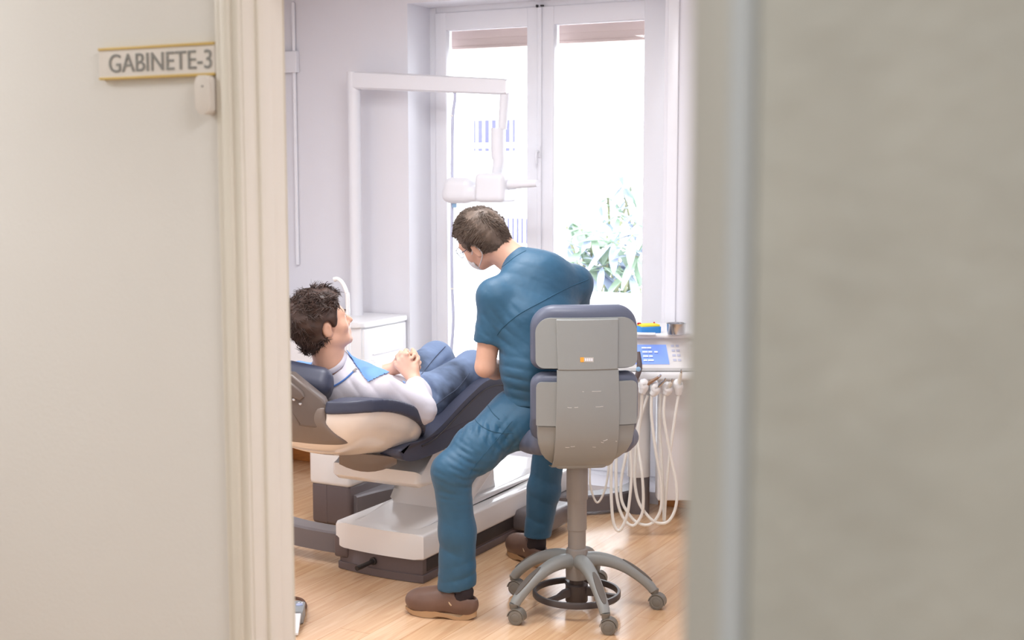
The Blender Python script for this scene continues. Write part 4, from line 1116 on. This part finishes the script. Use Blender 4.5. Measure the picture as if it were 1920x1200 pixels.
def shoe(root, heel, toe, m_up, name='shoe', lab=None, sc=1.0, sock_to=None):
    d = (toe-heel); d.z = 0; d.normalize(); x = V((d.y, -d.x, 0)); SR = Matrix((x, d, V((0, 0, 1)))).transposed()
    o = V((heel.x, heel.y, 0))
    L = lambda a, b, c: o+SR @ V((a*sc, b*sc, c*sc))
    f = Field(L(0, .14, .06)-V((.24, .24, .10)), L(0, .14, .06)+V((.24, .24, .10)), .0048)
    f.add(p_ell(L(0, .198, .052), (.053*sc, .088*sc, .052*sc), SR), 0)
    f.add(p_ell(L(.004, .125, .062), (.046*sc, .085*sc, .050*sc), SR), .03)
    f.add(p_ell(L(0, .055, .056), (.040*sc, .062*sc, .052*sc), SR), .03)
    f.add(p_cone(L(0, .17, .055), L(0, .10, .088), .034*sc, .034*sc), .03)
    f.cut(p_ell(L(0, .050, .112), (.032*sc, .072*sc, .044*sc), SR), .006)
    f.cut(p_ell(L(0, .06, .075), (.028*sc, .05*sc, .045*sc), SR), .006)
    f.cut(p_box(L(0, .14, -.03), (.2, .3, .041), .001, SR), .004)
    s = f.obj(name, m_up, root, label=lab, relax=2)
    mb = MB(); outl = []
    n = 40
    for i in range(n):
        a = 2*math.pi*i/n; yy = .143+.143*math.cos(a); w = float(np.interp(yy, [0, .05, .12, .2, .26, .286], [.033, .040, .040, .052, .046, .03]))
        outl.append((w*math.copysign(abs(math.sin(a))**.8, math.sin(a)), yy))
    top = [mb.bm.verts.new(L(a*.99, b*1.0, float(np.interp(b, [0, .02, .06, .11, .16, .24, .286], [.056, .036, .011, .022, .031, .020, .026])))) for a, b in outl]
    bot = [mb.bm.verts.new(L(a*.97, b, float(np.interp(b, [0, .03, .09, .105, .15, .165, .24, .286], [.012, .001, .001, .008, .010, .002, .002, .016])))) for a, b in outl]
    mb.bridge(bot, top); mb.bm.faces.new(list(reversed(bot))); mb.bm.faces.new(top)
    mb.obj('sole', M_sole, s, angle=35)
    for sgn in (-1, 1):
        MB().tube([L(sgn*.020, .118, .113), L(sgn*.036, .108, .092), L(sgn*.0435, .092, .066), L(sgn*.0435, .085, .058)], [.0028, .0032, .0032, .003], 8, 5).obj('piping', M_clogin, s)
    if sock_to is not None:
        MB().tube([L(0, .16, .055), L(0, .10, .066), L(0, .062, .085), L(0, .055, .105), sock_to], [.034, .037, .041, .040, .040], 18, 4).obj('sock', M_sock, root)
    return s

# ------------------------------------------------------------------ DENTIST
DP = dict(pel=at(1003, 778, d=5.06), waist=at(1012, 690, d=5.02), chest=at(1012, 600, d=5.06), up=at(1014, 528, d=5.13), neck=at(972, 492, d=5.17),
          shL=at(926, 556, d=5.03), shR=at(1080, 532, d=5.22), elL=at(910, 688, d=5.03), wrL=at(955, 700, d=5.24), elR=at(1078, 680, d=5.36), wrR=at(1000, 700, d=5.33),
          hipL=at(965, 780, d=5.03), hipR=at(1035, 782, d=5.16), knL=at(846, 884, d=4.86), anL=at(852, 1108, d=4.88), knR=at(1033, 822, d=5.52), anR=at(1006, 1015, d=5.53))
g = DP
den = thing('person', 'person in teal scrubs seated on the tall stool, seen from behind leaning left', 'person', (g['pel'].x, g['pel'].y, 0))
lat = (g['shR']-g['shL']).normalized(); upv = (g['up']-g['waist']).normalized(); fwd_ = upv.cross(lat).normalized(); lat = fwd_.cross(upv).normalized()
TR = Matrix((lat, fwd_, upv)).transposed()
plat = (g['hipR']-g['hipL']).normalized(); pf = V((0, 0, 1)).cross(plat).normalized()
PR = Matrix((plat, pf, V((0, 0, 1)))).transposed()
HC = at(898, 437, d=5.20); HRD = head_rot(cd(-.70, .62, -.36), cd(-.26, -.40, .87))
LH = lambda x, y, z: HC+HRD @ V((x, y, z))
def torso(fd, gr):
    E = lambda c, r, R2: p_ell(c, [x+gr for x in r], R2)
    fd.add(E(g['pel']+V((0, 0, .0)), (.165, .125, .115), PR), .0)
    fd.add(E(g['waist']+fwd_*.01, (.152, .115, .14), TR), .08)
    fd.add(E(g['chest']+fwd_*.02, (.177, .122, .15), TR), .08)
    fd.add(E(g['up']+fwd_*.0, (.160, .095, .105), TR), .06)
    fd.add(p_cone(g['shL']+upv*.0, g['shR'], .064+gr, .064+gr, (fwd_, .95)), .06)
    fd.add(p_cone(g['up']+upv*.02, g['neck'], .085+gr, .060+gr), .06)
lo = V((min(p.x for p in g.values())-.30, min(p.y for p in g.values())-.30, 0)); hi = V((max(p.x for p in g.values())+.25, max(p.y for p in g.values())+.3, 1.62))
fd = Field(lo, hi, .0052)
torso(fd, -.014)
for s in 'LR':
    fd.add(p_cone(g['sh'+s], g['el'+s], .048, .039), .03); fd.add(p_cone(g['el'+s], g['el'+s]*.6+g['wr'+s]*.4, .038, .036), .015); fd.add(p_cone(g['el'+s]*.6+g['wr'+s]*.4, g['wr'+s], .036, .025, None), .02)
    fd.add(p_cone(g['hip'+s], g['kn'+s], .075, .050), .04); fd.add(p_cone(g['kn'+s], g['an'+s], .050, .035), .02)
    fd.add(p_cone(g['an'+s]+V((0, 0, .01)), V((g['an'+s].x, g['an'+s].y, .06)), .032, .029), .02)
hf = cd(-.6, .75, -.25)
hand(fd, g['wrL'], cd(.25, .95, -.2), cd(-.1, .1, -1), cd(1, 0, .1), (30, 40, 25)); hand(fd, g['wrR'], cd(-.55, .8, -.2), cd(0, .1, -1), cd(-1, -.3, .1), (34, 40, 28))
fd.add(p_cone(g['neck']-upv*.01, LH(0, -.028, -.075), .060, .056), .03)
fd.add(p_cone(g['neck'], LH(0, -.02, -.03), .052, .058), .02)
head_prims(fd, HC, HRD)
fd.obj('body', M_skin, den, relax=1)
face_parts(den, HC, HRD)
zlD = lambda y: np.interp(y, [-.12, -.075, -.03, -.012, .02, .045, .07, .10], [-.085, -.080, -.055, -.030, -.035, .02, .052, .058])
hair_cap(HC, HRD, zlD, .013, 5, .0035, 'hair', M_hairg, den, 8000, .020, .0014, lambda l, r: (l.x*6, .55+l.y*2-.0, .25-abs(l.x)*4-max(0, -l.y)*6), .38)
# shirt
fs = Field(lo+V((0, 0, .6)), hi, .0052)
torso(fs, .004)
cutp = g['pel']+V((0, 0, -.02))
slv = g['sh'+'L']*.36+g['elL']*.64
for s, f_ in (('L', .66), ('R', .62)):
    e = g['sh'+s]*(1-f_)+g['el'+s]*f_
    fs.add(p_cone(g['sh'+s]+lat*(.012 if s == 'L' else -.012), e, .066, .057, None, True), .03)
rotT = np.array(TR, dtype=np.float32)
nk = A3(g['neck']); nax = (LH(0, -.02, -.06)-g['neck']).normalized()
fs.inter(lambda P: (P-A3(g['neck']+nax*.022))@A3((nax*.85+upv*.15-fwd_*.30).normalized()) - .0 if False else np.full(P.shape[:-1], -1, dtype=np.float32))
fs.cut(p_cone(g['neck']+nax*.016+fwd_*.02, g['neck']+nax*.2+fwd_*.05, .070, .078), .012)
hem = at(965, 742, d=5.02).z
fs.near(lambda P: 0*P[..., 0])
fs.inter(lambda P: (hem-.012-P[..., 2])+.10*((P-A3(g['pel']))@A3(plat))-.006*wob(P, 30, 4))
# folds across the back, under the arm and at the waist
bd_ = cd(.45, .1, .9)
folds(fs, at(925, 590, d=4.97), .11, cd(.75, 0, .65), .036, 0.0054, 1)
folds(fs, at(990, 550, d=5.0), .15, cd(.35, .2, .9), .050, 0.0027, 2)
folds(fs, at(945, 640, d=4.97), .12, cd(.6, 0, .8), .042, 0.0059, 3)
folds(fs, at(965, 710, d=4.93), .11, cd(.15, 0, 1), .038, 0.0065, 4)
folds(fs, at(1060, 530, d=5.05), .13, cd(.35, .1, .9), .045, 0.0021, 5)
folds(fs, at(905, 625, d=4.97), .08, cd(.5, 0, .85), .032, 0.0043, 6)
shirt = fs.obj('scrub_shirt', M_scrub, den, relax=1)
bs_ = bvh_of(shirt)
seam('yoke_seam', bs_, [(1103, 524), (1060, 542), (1015, 566), (975, 588), (945, 612), (932, 628)], M_scrubd, shirt, .0020)
seam('neckline_seam', bs_, [(986, 470), (968, 480), (950, 494), (935, 506)], M_scrubd, shirt, .0016)
seam('sleeve_seam', bs_, [(892, 640), (905, 647), (926, 650)], M_scrubd, shirt, .0013)
# trousers
ft = Field(lo, V((hi.x, hi.y, 1.05)), .0052)
ft.add(p_ell(g['pel']+V((0, 0, -.01)), (.182, .140, .118), PR), 0)
for s in 'LR':
    k = g['kn'+s]; a = g['an'+s]; h = g['hip'+s]; sh_ = a+V((0, 0, .0))
    mid = k*.5+a*.5
    ft.add(p_cone(h, h*.4+k*.6, .102, .086), .05); ft.add(p_cone(h*.4+k*.6, k, .086, .070), .04)
    back = cf(.05, 0, 0) if s == 'L' else cf(0, -.02, 0)
    ft.add(p_cone(k, mid+back*.35, .070, .066), .03); ft.add(p_cone(mid+back*.35, a+back*.2+V((0, 0, .0)), .066, .074 if s == 'L' else .056), .03)
    zc_ = a.z+(.018 if s == 'L' else .02)
ax_ = A3(g['anL']); zL = at(855, 1104, d=4.86).z; zR = at(1005, 1008, d=5.5).z
mL = A3(g['anL']); mR = A3(g['anR'])
ft.inter(lambda P: np.where(((P[..., :2]-mL[:2])**2).sum(-1) < ((P[..., :2]-mR[:2])**2).sum(-1), zL-P[..., 2]+.12*((P-mL)@A3(cf(-1, 0, 0)))*-1, zR-P[..., 2]))
folds(ft, g['knL']+cf(.03, -.05, -.01), .10, cd(.25, 0, 1), .030, 0.0095, 11)
folds(ft, g['knL']*.6+g['hipL']*.4+cf(0, -.05, .02), .11, cd(.9, 0, -.25), .034, 0.0109, 12)
folds(ft, g['knL']*.25+g['hipL']*.75+cf(0, -.06, .03), .11, cd(.75, 0, -.6), .040, 0.0114, 13)
folds(ft, g['knL']*.35+g['anL']*.65+cf(0, -.05, 0), .13, cd(.45, 0, .9), .075, 0.0043, 14)
folds(ft, g['anL']+cf(0, -.05, .07), .09, cd(-.25, 0, 1), .050, 0.0123, 15)
folds(ft, g['knR']*.4+g['anR']*.6+cf(0, -.05, 0), .16, cd(.4, 0, .9), .080, 0.0057, 16)
folds(ft, g['anR']+cf(0, -.05, .05), .09, cd(-.2, 0, 1), .050, 0.0095, 17)
folds(ft, g['knL']*.9+g['hipL']*.1+cf(.04, -.05, .03), .09, cd(.5, 0, .85), .022, .0060, 18)
folds(ft, g['knL']*.5+g['hipL']*.5+cf(.03, -.07, .0), .12, cd(.85, 0, .5), .030, .0060, 19)
folds(ft, g['knL']*.85+g['anL']*.15+cf(.02, -.05, 0), .08, cd(.1, 0, 1), .024, .0060, 20)
trs = ft.obj('scrub_trousers', M_scrub, den, relax=1)
bt = bvh_of(trs)
seam('pocket_seam', bt, [(884, 768), (893, 790), (915, 806), (940, 812), (962, 812)], M_scrubd, trs, .0018)
seam('pocket_seam', bt, [(912, 755), (922, 772), (936, 786)], M_scrubd, trs, .0018)
seam('side_seam', bt, [(960, 790), (935, 820), (900, 862), (880, 890)], M_scrubd, trs, .0014)
tg = on_surface(bt, [(891, 776), (899, 774), (900, 789), (893, 791)], .002)
if len(tg) == 4:
    q = [p for p, _ in tg]; mb = MB(); n = cf(0, -1, 0); r1 = mb.ring(q); r2 = mb.ring([p-n*.002 for p in q]); mb.bm.faces.new(r1); mb.bm.faces.new(r2); mb.bridge(r1, r2); mb.obj('label_tag', M_badge, trs, label='small pale grey pocket tag')
shoe(den, at(894, 1161, z=0), at(770, 1148, z=0), M_clog, sock_to=g['anL']+V((0, 0, .03)), lab='brown clog with tan sole')
sd_ = cd(-.5, .86, 0); hr_ = V((g['anR'].x, g['anR'].y, 0))-sd_*.058
shoe(den, hr_, hr_+sd_*.28, M_clog, sock_to=g['anR']+V((0, 0, .06)), lab='brown clog with tan sole')
# mask and glasses
mk = Field(HC-V((.2, .2, .2)), HC+V((.2, .2, .2)), .0045)
rotH = np.array(HRD, dtype=np.float32); hc3 = A3(HC)
q = (mk.allp()-hc3)@rotH
e = np.sqrt((((q-A3((0, .035, -.085)))/A3((.064, .082, .062)))**2).sum(-1))-1
shell = np.abs(e)*.065-.0025
mk.f = np.maximum(np.maximum(shell, .055-q[..., 1]), np.maximum(q[..., 2]+.052, -.135-q[..., 2])).astype(np.float32)
mask = mk.obj('face_mask', M_mask, den, relax=1)
for s in (-1, 1):
    MB().tube([LH(s*.050, .066, -.065), LH(s*.073, .025, -.040), LH(s*.084, -.012, -.010), LH(s*.088, -.030, -.030), LH(s*.082, -.022, -.060), LH(s*.066, .03, -.095), LH(s*.052, .062, -.112)], .0018, 6, 5).obj('ear_loop', M_mask, mask)
gls = MB(); 
for s in (-1, 1):
    gls.tube([LH(s*.012, .118, -.030), LH(s*.014, .120, -.014), LH(s*.052, .108, -.012), LH(s*.056, .104, -.032), LH(s*.046, .108, -.050), LH(s*.018, .118, -.048), LH(s*.012, .118, -.030)], .0016, 6, 3)
gls.tube([LH(-.012, .118, -.024), LH(0, .124, -.020), LH(.012, .118, -.024)], .0016, 6, 3)
sp_ = gls.obj('spectacles', M_specs, den)
for s in (-1, 1): MB().tube([LH(s*.055, .105, -.020), LH(s*.078, .06, -.020), LH(s*.083, .0, -.012), LH(s*.082, -.025, -.026)], .0017, 6, 4).obj('temple_arm', M_specs, sp_)

# ------------------------------------------------------------------ PATIENT
p = dict(neck=at(618, 678, u=-2.98), chest=V((-2.98, 4.30, .80)), belly=V((-2.98, 4.50, .725)), pel=V((-2.985, 4.66, .715)),
         shR=V((-2.80, 4.19, .845)), shL=V((-3.17, 4.19, .845)), elR=at(790, 768, u=-2.735), elL=V((-3.25, 4.45, .76)),
         hipR=V((-2.885, 4.68, .715)), hipL=V((-3.085, 4.68, .715)), knR=at(885, 690, u=-2.86), knL=at(818, 672, u=-3.10), anR=V((-2.87, 5.52, .575)), anL=V((-3.11, 5.52, .575)))
p['wrR'] = at(776, 708, d=5.30); p['wrL'] = at(742, 690, d=5.40)
pat = thing('person', 'dark-haired person in pale sweatshirt, jeans and blue bib lying back in the dental chair', 'person', (p['pel'].x, p['pel'].y, .55))
PHC = at(597, 595, d=5.03); PHR = head_rot(cd(.80, .47, .34), cd(-.45, -.28, .84))
LP = lambda x, y, z: PHC+PHR @ V((x, y, z))
ptr = R(30); PU = V((0, -math.cos(ptr), math.sin(ptr))); PF = V((0, math.sin(ptr), math.cos(ptr))); PTR = Matrix((V((1, 0, 0)), PF, PU)).transposed()
def ptorso(fd, gr):
    E = lambda c, r: p_ell(c, [x+gr for x in r], PTR)
    fd.add(E(p['pel'], (.165, .115, .125)), 0); fd.add(E(p['belly'], (.152, .115, .15)), .07); fd.add(E(p['chest'], (.172, .115, .16)), .07)
    fd.add(p_cone(p['shR'], p['shL'], .062+gr, .062+gr), .06); fd.add(p_cone(p['chest']+PU*.10, p['neck']-PU*.02, .085+gr, .064+gr), .05)
plo = V((-3.42, 3.86, .40)); phi = V((-2.60, 5.86, 1.26))
fb = Field(plo, phi, .005)
ptorso(fb, -.014)
for s in 'RL':
    fb.add(p_cone(p['sh'+s], p['el'+s], .046, .038), .03); fb.add(p_cone(p['el'+s], p['el'+s]*.55+p['wr'+s]*.45, .038, .036), .012); fb.add(p_cone(p['el'+s]*.55+p['wr'+s]*.45, p['wr'+s], .036, .0265), .02)
    fb.add(p_cone(p['hip'+s], p['kn'+s], .075, .05), .04); fb.add(p_cone(p['kn'+s], p['an'+s], .05, .035), .02); fb.add(p_cone(p['an'+s], p['an'+s]+V((0, .03, .05)), .033, .03), .02)
hand(fb, p['wrR'], at(746, 666, d=5.33)-p['wrR'], cd(.15, 1, -.1), cd(-.5, 0, .85), (34, 56, 40), .98)
hand(fb, p['wrL'], at(775, 676, d=5.37)-p['wrL'], cd(.2, -1, -.25), cd(-.1, -.2, 1), (26, 52, 44), .98)
fb.add(p_cone(p['neck']-PU*.03, LP(0, -.02, -.07), .060, .056), .03); fb.add(p_cone(p['neck'], LP(0, .0, -.06), .056, .055), .02)
head_prims(fb, PHC, PHR)
fb.obj('body', M_skin, pat, relax=1)
face_parts(pat, PHC, PHR)
zlP = lambda y: np.interp(y, [-.12, -.075, -.03, -.012, .012, .03, .05, .07, .10], [-.105, -.10, -.075, -.035, -.045, -.035, .015, .040, .046])
def swp(l, r):
    return (l.x*5+r.gauss(0, .3), -.35+r.gauss(0, .5)+(1.2 if l.z > .06 and l.y > .02 else 0), -1.0+(1.3 if l.z > .05 else 0)+r.gauss(0, .3))
hair_cap(PHC, PHR, zlP, .023, 8, .009, 'hair', M_haird, pat, 4600, .036, .0026, swp, .16)
# sweatshirt
fw = Field(plo, V((-2.60, 4.95, 1.1)), .005)
ptorso(fw, .006)
for s in 'RL':
    fw.add(p_cone(p['sh'+s], p['el'+s], .068, .058), .035); e = p['wr'+s]*.86+p['el'+s]*.14
    fw.add(p_cone(p['el'+s], e, .056, .038, None, True), .02)
fw.cut(p_cone(p['neck']+PU*.010, p['neck']+PU*.2+cf(.02, 0, .05), .066, .075), .012)
fw.inter(lambda P: (P-A3((UC, 4.70, .72)))@A3((0, .93, -.36))-.004*wob(P, 35, 2))
folds(fw, at(760, 740, u=-2.76), .13, cd(.75, 0, .65), .045, .0060, 21); folds(fw, at(800, 790, u=-2.72), .09, cd(.3, 0, 1), .036, .0055, 22)
folds(fw, at(700, 720, u=-2.80), .14, cd(.8, 0, .5), .060, .0050, 23); folds(fw, at(640, 705, u=-2.84), .09, cd(.2, 0, 1), .05, .0040, 24)
swt = fw.obj('sweatshirt', M_shirt, pat, relax=1)
bw_ = bvh_of(swt)
na = (LP(0, -.01, -.07)-p['neck']).normalized(); na = (na+PU).normalized()
MB().lathe([(.064, -.012), (.068, -.014), (.0715, -.008), (.0700, .004), (.0665, .009), (.0625, .007), (.0615, -.002)], p['neck']+na*.006, 40, na, True).obj('collar', M_shirt, swt)
# jeans
fj = Field(plo, phi, .005)
fj.add(p_ell(p['pel']+V((0, .02, 0)), (.172, .122, .125), PTR), 0)
for s in 'RL':
    h = p['hip'+s]; k = p['kn'+s]; a = p['an'+s]
    fj.add(p_cone(h, k, .098, .074), .05); fj.add(p_cone(k, a*.5+k*.5, .073, .062), .03); fj.add(p_cone(a*.5+k*.5, a, .062, .058, None, True), .03)
fj.inter(lambda P: (A3((UC, 4.63, .70))-P)@A3((0, .93, -.36)))
folds(fj, p['knR']+cf(-.03, -.05, -.02), .12, cd(.8, 0, .6), .045, .0060, 31); folds(fj, p['hipR']+cf(.03, -.07, 0), .11, cd(.7, 0, .7), .05, .0060, 32); folds(fj, p['knL']+cf(-.02, -.06, 0), .12, cd(.5, 0, -.8), .042, .0060, 33)
jn = fj.obj('jeans', M_jeans, pat, relax=1)
bj = bvh_of(jn)
seam('jeans_seam', bj, [(812, 765), (835, 745), (858, 728), (880, 700)], M_jseam, jn, .0018)
seam('jeans_seam', bj, [(790, 702), (800, 690), (818, 668), (835, 650)], M_jseam, jn, .0018)
for a, b, nm in ((p['anR'], V((.02, .5, 1)), 'R'), (p['anL'], V((-.02, .5, 1)), 'L')):
    fsx = Field(a-V((.12, .16, .12)), a+V((.12, .22, .28)), .006); q = a+V((0, .035, .02))
    fsx.add(p_ell(q, (.04, .045, .05)), 0); fsx.add(p_ell(q+V((0, .03, .10)), (.047, .042, .11), Matrix.Rotation(R(-14), 3, 'X')), .04); fsx.add(p_box(q+V((0, .055, .08)), (.046, .014, .13), .012, Matrix.Rotation(R(-14), 3, 'X')), .01)
    fsx.obj('shoe', M_clog, pat)
# bib lying on the chest, cut from the sweatshirt's own outer surface
def drape(name, src, m, parent, inside, off, th, label=None):
    bm = bmesh.new(); bm.from_mesh(src.data); bm.transform(WM[src]); bm.normal_update()
    kill = [f for f in bm.faces if not inside(f.calc_center_median(), f.normal)]
    bmesh.ops.delete(bm, geom=kill, context='FACES'); bm.normal_update()
    for v in bm.verts: v.co += v.normal*off
    fs = list(bm.faces)
    if not fs: bm.free(); return None
    bmesh.ops.solidify(bm, geom=fs, thickness=-th)
    me = bpy.data.meshes.new(name); bm.to_mesh(me); bm.free()
    return link_mesh(name, me, m, parent, label=label, angle=60)
def proj(q):
    r = V((q.x*cA+q.y*sA, -q.x*sA+q.y*cA, q.z-CAM_H)); f = r.y*cP-r.z*sP; u = r.y*sP+r.z*cP
    return 960+F_PX*r.x/f, 600-F_PX*u/f
nx = p['neck']
def inpoly(x, y, P):
    r = False
    for i in range(len(P)):
        (a, b), (c_, d_) = P[i], P[i-1]
        if (b > y) != (d_ > y) and x < (c_-a)*(y-b)/(d_-b)+a: r = not r
    return r
def bib_in(c, n):
    s = (c-nx).dot(-PU); w = c.x-UC
    x, y = proj(c); near = inpoly(x, y, [(640, 640), (650, 662), (668, 688), (692, 716), (715, 704), (738, 697), (757, 720), (768, 700), (770, 640)])
    return .0 < s < .34 and w > -.17 and (near or w < -.02) and n.dot(PF) > -.45 and (c-p['elR']).length > .11 and (c-p['wrR']).length > .06 and (c-p['wrL']).length > .07
drape('bib', swt, M_bib, pat, bib_in, .005, .002, 'blue disposable bib')
cd_pts = [q for q, _ in on_surface(bw_, dense([(616, 727), (630, 722), (648, 710), (664, 695)], 5), .004)]
if len(cd_pts) > 2:
    co_ = MB().tube(cd_pts, .0035, 8).obj('bib_cord', M_cord, pat, label='blue neck cord of the bib')
    e = cd_pts[-1]; MB().box(e+cf(.004, -.004, .004), (.02, .008, .010), .002, Matrix.Rotation(YAW, 3, 'Z') @ Matrix.Rotation(R(-40), 3, 'Y')).obj('clip', M_steel, co_)
